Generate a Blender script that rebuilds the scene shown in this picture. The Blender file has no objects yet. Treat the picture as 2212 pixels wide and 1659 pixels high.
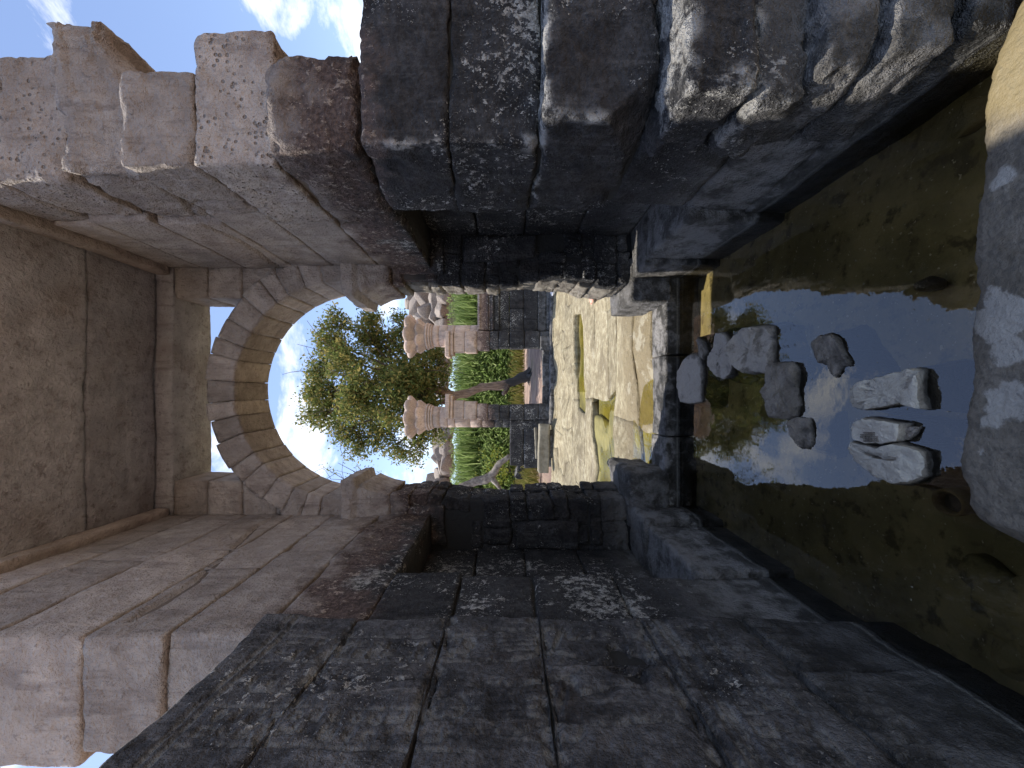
import bpy, math, random
import numpy as np
from mathutils import Vector, Matrix

random.seed(7)
RNG = np.random.default_rng(7)
scene = bpy.context.scene
COL = scene.collection

# ------------------------------------------------------------------ camera, sky, sun, exposure
EYE = 1.6            # eye height above the pool (pool surface is z = 0)
FPX = 831.0          # focal length in pixels of a 2212 px wide picture
cam_d = bpy.data.cameras.new('camera')
cam = bpy.data.objects.new('camera', cam_d)
COL.objects.link(cam)
scene.camera = cam
cam_d.sensor_fit = 'HORIZONTAL'
cam_d.sensor_width = 36.0
cam_d.lens = 36.0 * FPX / 2212.0
cam_d.shift_x = 9.0 / 2212.0
cam_d.shift_y = 17.5 / 2212.0
cam_d.clip_start = 0.02
cam_d.clip_end = 2000.0
# the phone was held on its side: picture-left is up, picture-top is right
cam.matrix_world = Matrix(((0, 1, 0, 0), (0, 0, -1, 0), (-1, 0, 0, EYE), (0, 0, 0, 1)))

SUN = Vector((-1.36, 0.72, 3.95)).normalized()
world = bpy.data.worlds.new('World')
scene.world = world
world.use_nodes = True
wn = world.node_tree
wn.nodes.clear()
w_out = wn.nodes.new('ShaderNodeOutputWorld')
w_bg = wn.nodes.new('ShaderNodeBackground')
sky = wn.nodes.new('ShaderNodeTexSky')
sky.sky_type = 'NISHITA'
sky.sun_disc = False
sky.sun_elevation = math.asin(SUN.z)
sky.sun_rotation = math.atan2(SUN.x, SUN.y)
sky.altitude = 100
sky.air_density = 1.0
sky.dust_density = 0.25
sky.ozone_density = 2.0
w_bg.inputs['Strength'].default_value = 0.088
# white fair-weather clouds scattered over the whole sky
tc = wn.nodes.new('ShaderNodeTexCoord')
mp = wn.nodes.new('ShaderNodeMapping')
mp.inputs['Scale'].default_value = (1.0, 1.0, 2.2)
mp.inputs['Location'].default_value = (4.07, 5.04, 8.32)
cn = wn.nodes.new('ShaderNodeTexNoise')
cn.inputs['Scale'].default_value = 3.4
cn.inputs['Detail'].default_value = 9.0
cn.inputs['Roughness'].default_value = 0.62
cn.inputs['Distortion'].default_value = 0.25
cr = wn.nodes.new('ShaderNodeValToRGB')
cr.color_ramp.elements[0].position = 0.53
cr.color_ramp.elements[0].color = (0, 0, 0, 1)
cr.color_ramp.elements[1].position = 0.66
cr.color_ramp.elements[1].color = (1, 1, 1, 1)
cm = wn.nodes.new('ShaderNodeMix')
cm.data_type = 'RGBA'
cm.inputs[7].default_value = (5.4, 5.5, 5.7, 1)
wn.links.new(tc.outputs['Generated'], mp.inputs['Vector'])
wn.links.new(mp.outputs['Vector'], cn.inputs['Vector'])
wn.links.new(cn.outputs['Fac'], cr.inputs['Fac'])
# no cloud below the horizon
wsep = wn.nodes.new('ShaderNodeSeparateXYZ')
wup = wn.nodes.new('ShaderNodeMapRange')
wup.inputs[1].default_value = 0.0
wup.inputs[2].default_value = 0.06
wmul = wn.nodes.new('ShaderNodeMath')
wmul.operation = 'MULTIPLY'
wn.links.new(tc.outputs['Generated'], wsep.inputs[0])
wn.links.new(wsep.outputs['Z'], wup.inputs[0])
wn.links.new(cr.outputs['Color'], wmul.inputs[0])
wn.links.new(wup.outputs[0], wmul.inputs[1])
wn.links.new(wmul.outputs[0], cm.inputs[0])
tn = wn.nodes.new('ShaderNodeVectorMath')
tn.operation = 'MULTIPLY'
tn.inputs[1].default_value = (1.10, 0.98, 0.95)
wn.links.new(sky.outputs['Color'], tn.inputs[0])
tx = wn.nodes.new('ShaderNodeVectorMath')
tx.operation = 'MAXIMUM'
tx.inputs[1].default_value = (0.0, 0.0, 0.0)
ti = wn.nodes.new('ShaderNodeVectorMath')
ti.operation = 'MINIMUM'
ti.inputs[1].default_value = (40.0, 40.0, 40.0)
wn.links.new(tn.outputs[0], tx.inputs[0])
wn.links.new(tx.outputs[0], ti.inputs[0])
wn.links.new(ti.outputs[0], cm.inputs[6])
wn.links.new(cm.outputs[2], w_bg.inputs['Color'])
wn.links.new(w_bg.outputs['Background'], w_out.inputs['Surface'])

sun_d = bpy.data.lights.new('sun', 'SUN')
sun_d.energy = 2.05
sun_d.angle = math.radians(0.53)
sun_d.color = (1.0, 0.95, 0.86)
sun = bpy.data.objects.new('sun', sun_d)
COL.objects.link(sun)
sun.rotation_euler = SUN.to_track_quat('Z', 'Y').to_euler()
sun.location = (-8, 8, 30)

scene.view_settings.view_transform = 'Standard'
scene.view_settings.look = 'None'
scene.view_settings.gamma = 1.0
scene.view_settings.use_curve_mapping = False
scene.view_settings.exposure = 1.7
scene.cycles.use_denoising = True
scene.cycles.max_bounces = 8
scene.cycles.diffuse_bounces = 3
scene.cycles.glossy_bounces = 2
scene.cycles.transparent_max_bounces = 12
scene.cycles.use_adaptive_sampling = True
scene.cycles.adaptive_threshold = 0.02
scene.cycles.caustics_reflective = False
scene.cycles.caustics_refractive = False


# ------------------------------------------------------------------ helpers
def at(px, py, Y):
    """picture point (2212 px wide frame) at a distance Y in front of the camera -> place in metres"""
    return ((1659 - py - 812) / FPX * Y, Y, EYE - (px - 1097) / FPX * Y)


def on_water(px, py, z=0.0):
    Y = (EYE - z) * FPX / (px - 1097)
    return ((1659 - py - 812) / FPX * Y, Y, z)


def on_wall(px, py, x):
    Y = x * FPX / (1659 - py - 812)
    return (Y, EYE - (px - 1097) / FPX * Y)


def _hash(ix, iy, iz, seed):
    h = (ix.astype(np.uint32) * np.uint32(0x8da6b343)) ^ (iy.astype(np.uint32) * np.uint32(0xd8163841)) ^ \
        (iz.astype(np.uint32) * np.uint32(0xcb1ab31f)) ^ np.uint32((seed * 2654435761) & 0xffffffff)
    h = (h ^ (h >> np.uint32(13))) * np.uint32(0x5bd1e995)
    h = (h ^ (h >> np.uint32(15))) * np.uint32(0x27d4eb2d)
    h = h ^ (h >> np.uint32(14))
    return (h & np.uint32(0xffff)).astype(np.float64) / 65535.0


def vnoise(p, seed=0):
    i = np.floor(p).astype(np.int64)
    f = p - i
    f = f * f * (3 - 2 * f)
    out = 0
    for dx in (0, 1):
        wx = f[:, 0] if dx else 1 - f[:, 0]
        for dy in (0, 1):
            wy = f[:, 1] if dy else 1 - f[:, 1]
            for dz in (0, 1):
                wz = f[:, 2] if dz else 1 - f[:, 2]
                out = out + wx * wy * wz * _hash(i[:, 0] + dx, i[:, 1] + dy, i[:, 2] + dz, seed)
    return out * 2 - 1


def fbm(p, seed=0, octaves=4, gain=0.5):
    a, s, out = 1.0, 0.0, 0
    for k in range(octaves):
        out = out + a * vnoise(p * (2.03 ** k) + k * 17.3, seed + k)
        s += a
        a *= gain
    return out / s


def mesh_from(name, v, faces, mats, smooth=True):
    """v: (N,3); faces: (M,3|4) array or list of such"""
    if not isinstance(faces, list):
        faces = [faces]
    me = bpy.data.meshes.new(name)
    v = np.asarray(v, dtype=np.float32)
    me.vertices.add(len(v))
    me.vertices.foreach_set('co', v.ravel())
    loops = np.concatenate([f.ravel() for f in faces]).astype(np.int32)
    counts = np.concatenate([np.full(len(f), f.shape[1]) for f in faces]).astype(np.int32)
    starts = np.concatenate([[0], np.cumsum(counts)[:-1]]).astype(np.int32)
    me.loops.add(len(loops))
    me.loops.foreach_set('vertex_index', loops)
    me.polygons.add(len(counts))
    me.polygons.foreach_set('loop_start', starts)
    me.polygons.foreach_set('loop_total', counts)
    if smooth:
        me.polygons.foreach_set('use_smooth', np.ones(len(counts), dtype=bool))
    me.update(calc_edges=True)
    me.validate()
    for m in (mats if isinstance(mats, (list, tuple)) else [mats]):
        me.materials.append(m)
    return me


def obj(name, me, parent=None):
    o = bpy.data.objects.new(name, me)
    COL.objects.link(o)
    if parent is not None:
        o.parent = parent
        o.matrix_parent_inverse = Matrix.Translation(-parent.location)
    return o


def tag(o, label=None, cat=None, group=None, kind=None):
    if label:
        o['label'] = label
    if cat:
        o['category'] = cat
    if group:
        o['group'] = group
    if kind:
        o['kind'] = kind
    return o


def thing(name, label, cat, loc=(0, 0, 0), group=None):
    o = bpy.data.objects.new(name, None)
    COL.objects.link(o)
    o.location = loc
    o.empty_display_size = 0.2
    return tag(o, label, cat, group, 'thing')


def box_grid(nx, ny, nz):
    """surface lattice of a box: lattice coords (0..1) and quads"""
    I = -np.ones((nx + 1, ny + 1, nz + 1), dtype=np.int64)
    m = np.zeros(I.shape, bool)
    m[[0, -1]] = True
    m[:, [0, -1]] = True
    m[:, :, [0, -1]] = True
    I[m] = np.arange(m.sum())
    ijk = np.argwhere(m)
    uvw = ijk / np.array([nx, ny, nz])
    q = []

    def side(a, flip):
        f = np.stack([a[:-1, :-1], a[1:, :-1], a[1:, 1:], a[:-1, 1:]], -1).reshape(-1, 4)
        q.append(f[:, ::-1] if flip else f)
    side(I[0], True)
    side(I[-1], False)
    side(I[:, 0], False)
    side(I[:, -1], True)
    side(I[:, :, 0], True)
    side(I[:, :, -1], False)
    return uvw, np.concatenate(q)


SEED = [100]
CARVED = [None]


def wander(p, amt):
    """world-fixed crookedness shared by neighbours so that joints stay closed"""
    q = p * 1.7
    d = np.stack([vnoise(q, 901), vnoise(q + 31.7, 902), vnoise(q + 57.1, 903)], -1)
    return p + d * amt


def block_verts(x0, x1, y0, y1, z0, z1, step=0.035, r=0.018, amp=0.008, freq=6.0, chip=1.0, wob=0.012,
                carve=None, warp=None, gap=0.004, erode=0.0):
    SEED[0] += 7
    sd = SEED[0]
    st = step if isinstance(step, (tuple, list)) else (step, step, step)
    lo = np.array([x0, y0, z0]) + gap
    hi = np.array([x1, y1, z1]) - gap
    size = hi - lo
    n = [max(3, int(math.ceil(size[k] / st[k]))) for k in range(3)]
    uvw, q = box_grid(*n)
    c = (lo + hi) / 2
    h = size / 2
    p = (uvw - 0.5) * size
    pw = p + c
    rr = r * (0.55 + 1.3 * chip * np.clip(fbm(pw * 5.0, sd, 3) + 0.15, 0, 1) + 4.5 * chip * np.clip(fbm(pw * 2.6, sd + 3, 3) - 0.18, 0, 1))
    rr = np.minimum(rr, 0.46 * h.min())
    inner = np.clip(p, -(h[None, :] - rr[:, None]), h[None, :] - rr[:, None])
    d = p - inner
    L = np.linalg.norm(d, axis=1, keepdims=True)
    nrm = d / np.maximum(L, 1e-9)
    p2 = inner + nrm * rr[:, None]
    disp = amp * fbm(pw * freq, sd + 5, 4) + 0.4 * amp * (np.abs(fbm(pw * freq * 3.1, sd + 6, 3)) * -2 + 0.5) + erode * np.clip(-fbm(pw * 1.6, sd + 8, 3) , -0.2, 1) * -1
    CARVED[0] = None
    if carve is not None:
        CARVED[0] = carve(pw, nrm)
        disp = disp + CARVED[0]
    p2 = p2 + nrm * disp[:, None] + c
    p2 = wander(p2, wob)
    if warp is not None:
        p2 = warp(p2)
    return p2, q


def block(name, parent, x0, x1, y0, y1, z0, z1, mat, smooth=True, arris=None, **kw):
    v, q = block_verts(x0, x1, y0, y1, z0, z1, **kw)
    me = mesh_from(name, v, q, mat, smooth)
    if CARVED[0] is not None and mat.name == 'carved_sandstone':
        # lime settled in the carved lines
        me.attributes.new('lime_sun', 'FLOAT', 'POINT').data.foreach_set('value', np.where(CARVED[0] < -0.024, 0, np.clip(-CARVED[0] / 0.012, 0, 1)).astype(np.float32))
    if arris is not None:
        # lime crust along corners; sunlit tops are painted pale with it too
        w_, top_ = arris
        dxy = np.hypot(v[:, 0] - x0, v[:, 1] - y0)
        lm = np.exp(-(dxy / w_) ** 2)
        if top_:
            lm = np.maximum(lm, np.exp(-((z1 - v[:, 2]) / top_) ** 2) * (v[:, 1] < y1 - 0.1))
        lm = lm * np.clip(0.75 + 0.9 * fbm(v * 9, 77, 3), 0, 1)
        me.attributes.new('lime_sun', 'FLOAT', 'POINT').data.foreach_set('value', lm.astype(np.float32))
    return obj(name, me, parent)


def rock_verts(size, n=14, cuts=9, amp=0.05, seed=0, power=2.6):
    uvw, q = box_grid(n, n, n)
    p = uvw * 2 - 1
    p = p / (np.sum(np.abs(p) ** power, axis=1, keepdims=True) ** (1 / power))
    rg = np.random.default_rng(seed)
    for k in range(cuts):
        nn = rg.normal(size=3)
        nn /= np.linalg.norm(nn)
        dd = rg.uniform(0.62, 0.9)
        over = np.clip(p @ nn - dd, 0, None)
        p = p - over[:, None] * nn[None, :] * 0.94
    rad = p / np.maximum(np.linalg.norm(p, axis=1, keepdims=True), 1e-6)
    p = p + rad * (amp * fbm(p * 2.6 + seed * 3.1, seed, 5, 0.55))[:, None]
    return p * (np.array(size) / 2), q


def rot_z(v, a):
    c, s = math.cos(a), math.sin(a)
    return v @ np.array([[c, s, 0], [-s, c, 0], [0, 0, 1]])


def rot_xyz(v, rx, ry, rz):
    M = np.array((Matrix.Rotation(rz, 3, 'Z') @ Matrix.Rotation(ry, 3, 'Y') @ Matrix.Rotation(rx, 3, 'X')))
    return v @ M.T


def lathe(profile, n=32, rfun=None):
    """profile: list of (r,z); closed at both ends"""
    th = np.linspace(0, 2 * np.pi, n, endpoint=False)
    V = []
    for (r, z) in profile:
        rr = r if rfun is None else r * rfun(th, z)
        V.append(np.stack([rr * np.cos(th), rr * np.sin(th), np.full(n, z)], -1))
    V = np.concatenate(V)
    m = len(profile)
    a = np.arange(n)
    b = (a + 1) % n
    q = np.concatenate([np.stack([k * n + a, k * n + b, (k + 1) * n + b, (k + 1) * n + a], -1) for k in range(m - 1)])
    V = np.concatenate([V, [[0, 0, profile[0][1]], [0, 0, profile[-1][1]]]])
    t = np.concatenate([np.stack([np.full(n, m * n), b, a], -1), np.stack([np.full(n, m * n + 1), (m - 1) * n + a, (m - 1) * n + b], -1)])
    return V, [q, t]


def tube(pts, rad, n=10, jitter=0.0, seed=0):
    """round tapering tube along a polyline, capped"""
    pts = np.array(pts, float)
    rad = np.array(rad, float)
    V = []
    T = np.gradient(pts, axis=0)
    T /= np.linalg.norm(T, axis=1, keepdims=True)
    ref = np.array([0.31, 0.87, 0.12])
    for i in range(len(pts)):
        u = np.cross(T[i], ref)
        u /= np.linalg.norm(u)
        w = np.cross(T[i], u)
        th = np.linspace(0, 2 * np.pi, n, endpoint=False)
        ring = pts[i] + rad[i] * (np.cos(th)[:, None] * u + np.sin(th)[:, None] * w)
        V.append(ring)
    V = np.concatenate(V)
    if jitter:
        V = V + jitter * np.stack([vnoise(V * 6, seed), vnoise(V * 6 + 9, seed + 1), vnoise(V * 6 + 19, seed + 2)], -1)
    m = len(pts)
    a = np.arange(n)
    b = (a + 1) % n
    q = np.concatenate([np.stack([k * n + a, k * n + b, (k + 1) * n + b, (k + 1) * n + a], -1) for k in range(m - 1)])
    V = np.concatenate([V, [pts[0], pts[-1]]])
    t = np.concatenate([np.stack([np.full(n, m * n), b, a], -1), np.stack([np.full(n, m * n + 1), (m - 1) * n + a, (m - 1) * n + b], -1)])
    return V, [q, t]


def merge(parts):
    """[(V,[faces..]), ...] -> one (V,[faces])"""
    Vs, by, off = [], {}, 0
    for V, F in parts:
        for f in (F if isinstance(F, list) else [F]):
            by.setdefault(f.shape[1], []).append(f + off)
        Vs.append(V)
        off += len(V)
    return np.concatenate(Vs), [np.concatenate(x) for x in by.values()]


def smooth_path(pts, n=24):
    """Catmull-Rom through control points"""
    P = np.array(pts, float)
    P = np.concatenate([[2 * P[0] - P[1]], P, [2 * P[-1] - P[-2]]])
    out = []
    segs = len(P) - 3
    for s in range(segs):
        p0, p1, p2, p3 = P[s:s + 4]
        for t in np.linspace(0, 1, max(2, n // segs), endpoint=(s == segs - 1)):
            out.append(0.5 * ((2 * p1) + (-p0 + p2) * t + (2 * p0 - 5 * p1 + 4 * p2 - p3) * t * t + (-p0 + 3 * p1 - 3 * p2 + p3) * t ** 3))
    return np.array(out)


# ------------------------------------------------------------------ materials
class N:
    """tiny node-tree builder"""
    def __init__(self, name):
        self.mat = bpy.data.materials.new(name)
        self.mat.use_nodes = True
        self.t = self.mat.node_tree
        self.t.nodes.clear()
        self.out = self.t.nodes.new('ShaderNodeOutputMaterial')

    def new(self, kind, **props):
        n = self.t.nodes.new(kind)
        for k, v in props.items():
            setattr(n, k, v)
        return n

    def put(self, sock, val):
        if hasattr(val, 'is_linked') or isinstance(val, bpy.types.NodeSocket):
            self.t.links.new(val, sock)
        else:
            if isinstance(val, (tuple, list)) and len(val) == 3 and sock.type == 'RGBA':
                val = (*val, 1)
            sock.default_value = val

    def math(self, op, a, b=0.0, c=None, clamp=False):
        n = self.new('ShaderNodeMath', operation=op, use_clamp=clamp)
        self.put(n.inputs[0], a)
        self.put(n.inputs[1], b)
        if c is not None:
            self.put(n.inputs[2], c)
        return n.outputs[0]

    def mix(self, f, a, b, blend='MIX'):
        n = self.new('ShaderNodeMix', data_type='RGBA', blend_type=blend)
        self.put(n.inputs[0], f)
        self.put(n.inputs[6], a)
        self.put(n.inputs[7], b)
        return n.outputs[2]

    def noise(self, scale, detail=5.0, rough=0.55, vec=None, dist=0.0):
        n = self.new('ShaderNodeTexNoise')
        n.inputs['Scale'].default_value = scale
        n.inputs['Detail'].default_value = detail
        n.inputs['Roughness'].default_value = rough
        n.inputs['Distortion'].default_value = dist
        self.put(n.inputs['Vector'], vec if vec is not None else self.pos)
        return n.outputs['Fac']

    def ramp(self, f, stops, interp='LINEAR'):
        n = self.new('ShaderNodeValToRGB')
        r = n.color_ramp
        r.interpolation = interp
        while len(r.elements) < len(stops):
            r.elements.new(0.5)
        for e, (p, c) in zip(r.elements, stops):
            e.position = p
            e.color = (c, c, c, 1) if isinstance(c, (int, float)) else (*c, 1)
        self.put(n.inputs[0], f)
        return n.outputs[0]

    def step(self, f, lo, hi):
        n = self.new('ShaderNodeMapRange', interpolation_type='SMOOTHSTEP')
        self.put(n.inputs[0], f)
        n.inputs[1].default_value = lo
        n.inputs[2].default_value = hi
        return n.outputs[0]

    def geo(self):
        g = self.new('ShaderNodeNewGeometry')
        self.pos = g.outputs['Position']
        self.nrm = g.outputs['Normal']
        self.island = g.outputs['Random Per Island']
        s = self.new('ShaderNodeSeparateXYZ')
        self.put(s.inputs[0], self.pos)
        self.x, self.y, self.z = s.outputs
        s2 = self.new('ShaderNodeSeparateXYZ')
        self.put(s2.inputs[0], self.nrm)
        self.nx, self.ny, self.nz = s2.outputs
        oi = self.new('ShaderNodeObjectInfo')
        self.rand = oi.outputs['Random']

    def scaled(self, sx, sy, sz):
        n = self.new('ShaderNodeVectorMath', operation='MULTIPLY')
        self.put(n.inputs[0], self.pos)
        n.inputs[1].default_value = (sx, sy, sz)
        return n.outputs[0]

    def bump(self, h, strength=0.4, dist=0.02, prev=None):
        n = self.new('ShaderNodeBump')
        n.inputs['Strength'].default_value = strength
        n.inputs['Distance'].default_value = dist
        self.put(n.inputs['Height'], h)
        if prev is not None:
            self.put(n.inputs['Normal'], prev)
        return n.outputs[0]

    def principled(self, col, rough=0.9, normal=None, **kw):
        b = self.new('ShaderNodeBsdfPrincipled')
        self.put(b.inputs['Base Color'], col)
        self.put(b.inputs['Roughness'], rough)
        for k, v in kw.items():
            self.put(b.inputs[k.replace('_', ' ')], v)
        if normal is not None:
            self.put(b.inputs['Normal'], normal)
        self.t.links.new(b.outputs[0], self.out.inputs['Surface'])
        return b


def stone_material(name, pits=1.0, stain=2.42, pale=((0.34, 0.285, 0.25), (0.50, 0.43, 0.38)), dark_gain=1.0, foot=0.20, pock=0.0, relief=0.04, fleckless=0.0):
    """sandstone, blackened below the old flood line, brown above it, pale higher up; white lichen flecks"""
    m = N(name)
    m.geo()
    big = m.noise(1.5, 3, 0.65)
    mid = m.noise(7.0, 4, 0.65)
    fine = m.noise(45.0, 3, 0.7)
    fleck = m.noise(24.0, 4, 0.8, vec=m.scaled(1.0, 1.0, 0.8))
    streak = m.noise(1.0, 3, 0.7, vec=m.scaled(16, 16, 2.2))
    grit = m.step(fine, 0.36, 0.66)
    # pale stone
    pc = m.mix(m.step(mid, 0.3, 0.7), pale[0], pale[1])
    pc = m.mix(m.math('MULTIPLY', m.step(big, 0.45, 0.70), 0.6), pc, (0.29, 0.245, 0.215))
    pc = m.mix(m.math('MULTIPLY', m.step(streak, 0.52, 0.70), 0.5), pc, (0.20, 0.16, 0.14))
    pc = m.mix(m.math('MULTIPLY', m.step(fleck, 0.56, 0.66), 0.45), pc, (0.15, 0.12, 0.105))
    pk = None
    if pock:
        vo = m.new('ShaderNodeTexVoronoi')
        m.put(vo.inputs['Vector'], m.pos)
        vo.inputs['Scale'].default_value = 30.0
        vo.inputs['Randomness'].default_value = 1.0
        pk = m.math('MULTIPLY', m.math('SUBTRACT', 1.0, m.step(vo.outputs['Distance'], 0.14, 0.34)), m.step(mid, 0.42, 0.58))
        pc = m.mix(m.math('MULTIPLY', pk, 0.55), pc, (0.10, 0.08, 0.07))
    # brown band
    bc = m.mix(grit, (0.075, 0.05, 0.044), (0.185, 0.13, 0.108))
    bc = m.mix(m.step(fleck, 0.57, 0.62), bc, (0.42, 0.335, 0.27))
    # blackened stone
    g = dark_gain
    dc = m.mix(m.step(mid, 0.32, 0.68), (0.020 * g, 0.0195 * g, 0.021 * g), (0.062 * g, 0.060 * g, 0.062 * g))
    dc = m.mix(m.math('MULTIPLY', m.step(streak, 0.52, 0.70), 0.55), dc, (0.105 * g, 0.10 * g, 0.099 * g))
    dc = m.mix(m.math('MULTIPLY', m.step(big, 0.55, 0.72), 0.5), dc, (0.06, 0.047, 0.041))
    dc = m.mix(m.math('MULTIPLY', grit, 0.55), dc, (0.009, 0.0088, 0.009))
    # lichen and lime flecks, in drifts
    thr = m.math('SUBTRACT', fleck, m.math('MULTIPLY', m.math('SUBTRACT', big, 0.5), 0.75))
    speck = m.noise(85.0, 2, 0.6)
    thr2 = m.math('SUBTRACT', speck, m.math('MULTIPLY', m.math('SUBTRACT', mid, 0.5), 0.5))
    flk = m.math('MAXIMUM', m.step(thr, 0.62 + fleckless, 0.66 + fleckless), m.math('MULTIPLY', m.math('MULTIPLY', m.step(thr2, 0.65 + fleckless, 0.69 + fleckless), m.step(big, 0.56, 0.44)), 0.85))
    dc = m.mix(m.math('MULTIPLY', flk, 0.85), dc, m.mix(grit, (0.22, 0.21, 0.195), (0.58, 0.56, 0.52)))
    at_ = m.new('ShaderNodeAttribute', attribute_name='lime_sun')
    lime_sun = m.math('MULTIPLY', m.step(at_.outputs['Fac'], 0.1, 0.7), m.step(m.math('ADD', mid, m.math('MULTIPLY', m.math('SUBTRACT', fleck, 0.5), 0.8)), 0.40, 0.62))
    dc = m.mix(m.math('MULTIPLY', lime_sun, 0.8), dc, (0.22, 0.215, 0.205) if name == 'carved_sandstone' else (0.40, 0.385, 0.36))
    # washed grey foot near the water, wet line right above it
    zz = m.math('ADD', m.z, m.math('MULTIPLY', m.math('SUBTRACT', mid, 0.5), 0.6))
    low = m.math('MULTIPLY', m.math('SUBTRACT', 1.0, m.step(zz, 0.40, 0.80)), 0.8)
    lowc = m.mix(m.step(m.math('ADD', m.math('MULTIPLY', mid, 0.7), m.math('MULTIPLY', big, 0.3)), 0.40, 0.60), (foot * 0.28, foot * 0.26, foot * 0.235), (foot, foot * 0.95, foot * 0.91))
    dc = m.mix(low, dc, lowc)
    wet = m.math('SUBTRACT', 1.0, m.step(zz, 0.04, 0.16))
    dc = m.mix(m.math('MULTIPLY', wet, 0.75), dc, (0.022, 0.020, 0.016))
    line = m.math('MULTIPLY', m.step(m.z, 0.012, 0.02), m.math('SUBTRACT', 1.0, m.step(m.math('ADD', m.z, m.math('MULTIPLY', fine, 0.02)), 0.036, 0.046)))
    dc = m.mix(m.math('MULTIPLY', line, 0.7), dc, (0.17, 0.16, 0.14))
    # stack by height with a ragged line
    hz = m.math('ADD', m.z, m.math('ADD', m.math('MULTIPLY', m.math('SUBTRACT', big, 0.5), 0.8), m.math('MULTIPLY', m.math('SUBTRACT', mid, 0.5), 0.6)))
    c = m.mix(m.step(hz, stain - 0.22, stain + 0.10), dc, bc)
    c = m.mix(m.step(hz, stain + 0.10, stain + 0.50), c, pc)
    # every stone its own tone
    tone = m.math('ADD', 0.82, m.math('MULTIPLY', m.rand, 0.36))
    hv = m.new('ShaderNodeHueSaturation')
    m.put(hv.inputs['Value'], tone)
    m.put(hv.inputs['Color'], c)
    h = m.math('ADD', m.math('MULTIPLY', fine, 0.5), m.math('ADD', m.math('MULTIPLY', mid, 1.2), m.math('MULTIPLY', fleck, 0.9 * pits)))
    if pk is not None:
        h = m.math('SUBTRACT', h, m.math('MULTIPLY', pk, pock))
    nb = m.bump(h, 0.95, relief)
    rough = m.math('SUBTRACT', 0.92, m.math('MULTIPLY', wet, 0.45))
    m.principled(hv.outputs[0], rough, nb, Specular_IOR_Level=0.3)
    return m.mat


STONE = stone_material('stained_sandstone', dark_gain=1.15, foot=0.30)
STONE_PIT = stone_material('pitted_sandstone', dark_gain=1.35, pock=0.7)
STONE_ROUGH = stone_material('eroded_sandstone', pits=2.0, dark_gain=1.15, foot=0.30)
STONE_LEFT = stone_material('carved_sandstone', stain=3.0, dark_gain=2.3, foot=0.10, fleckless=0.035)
STONE_ROOF = stone_material('roof_sandstone', pale=((0.40, 0.39, 0.40), (0.56, 0.55, 0.56)))
STONE_RUBBLE = stone_material('sunlit_rubble', pits=2.0, stain=-3.0, pale=((0.20, 0.175, 0.145), (0.40, 0.36, 0.30)))  # paler copy carrying the right reveal's sunlight in its colour
STONE_YARD = stone_material('court_sandstone', stain=2.25, dark_gain=1.1, relief=0.014, pale=((0.48, 0.36, 0.285), (0.60, 0.465, 0.375)))


def mortar_material():
    m = N('dark_joint_fill')
    m.geo()
    c = m.mix(m.noise(9, 5), (0.012, 0.011, 0.010), (0.05, 0.043, 0.035))
    m.principled(c, 0.95, m.bump(m.noise(30, 5), 0.6, 0.02))
    return m.mat


MORTAR = mortar_material()


def joint_fill():
    m = N('pale_joint_fill')
    m.geo()
    hz = m.math('ADD', m.z, m.math('MULTIPLY', m.math('SUBTRACT', m.noise(2, 4), 0.5), 0.6))
    c = m.mix(m.step(hz, 2.3, 2.8), (0.02, 0.019, 0.018), m.mix(m.noise(9, 5), (0.10, 0.075, 0.06), (0.2, 0.155, 0.125)))
    m.principled(c, 0.95, m.bump(m.noise(30, 5), 0.6, 0.02))
    return m.mat


FILL = joint_fill()


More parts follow.
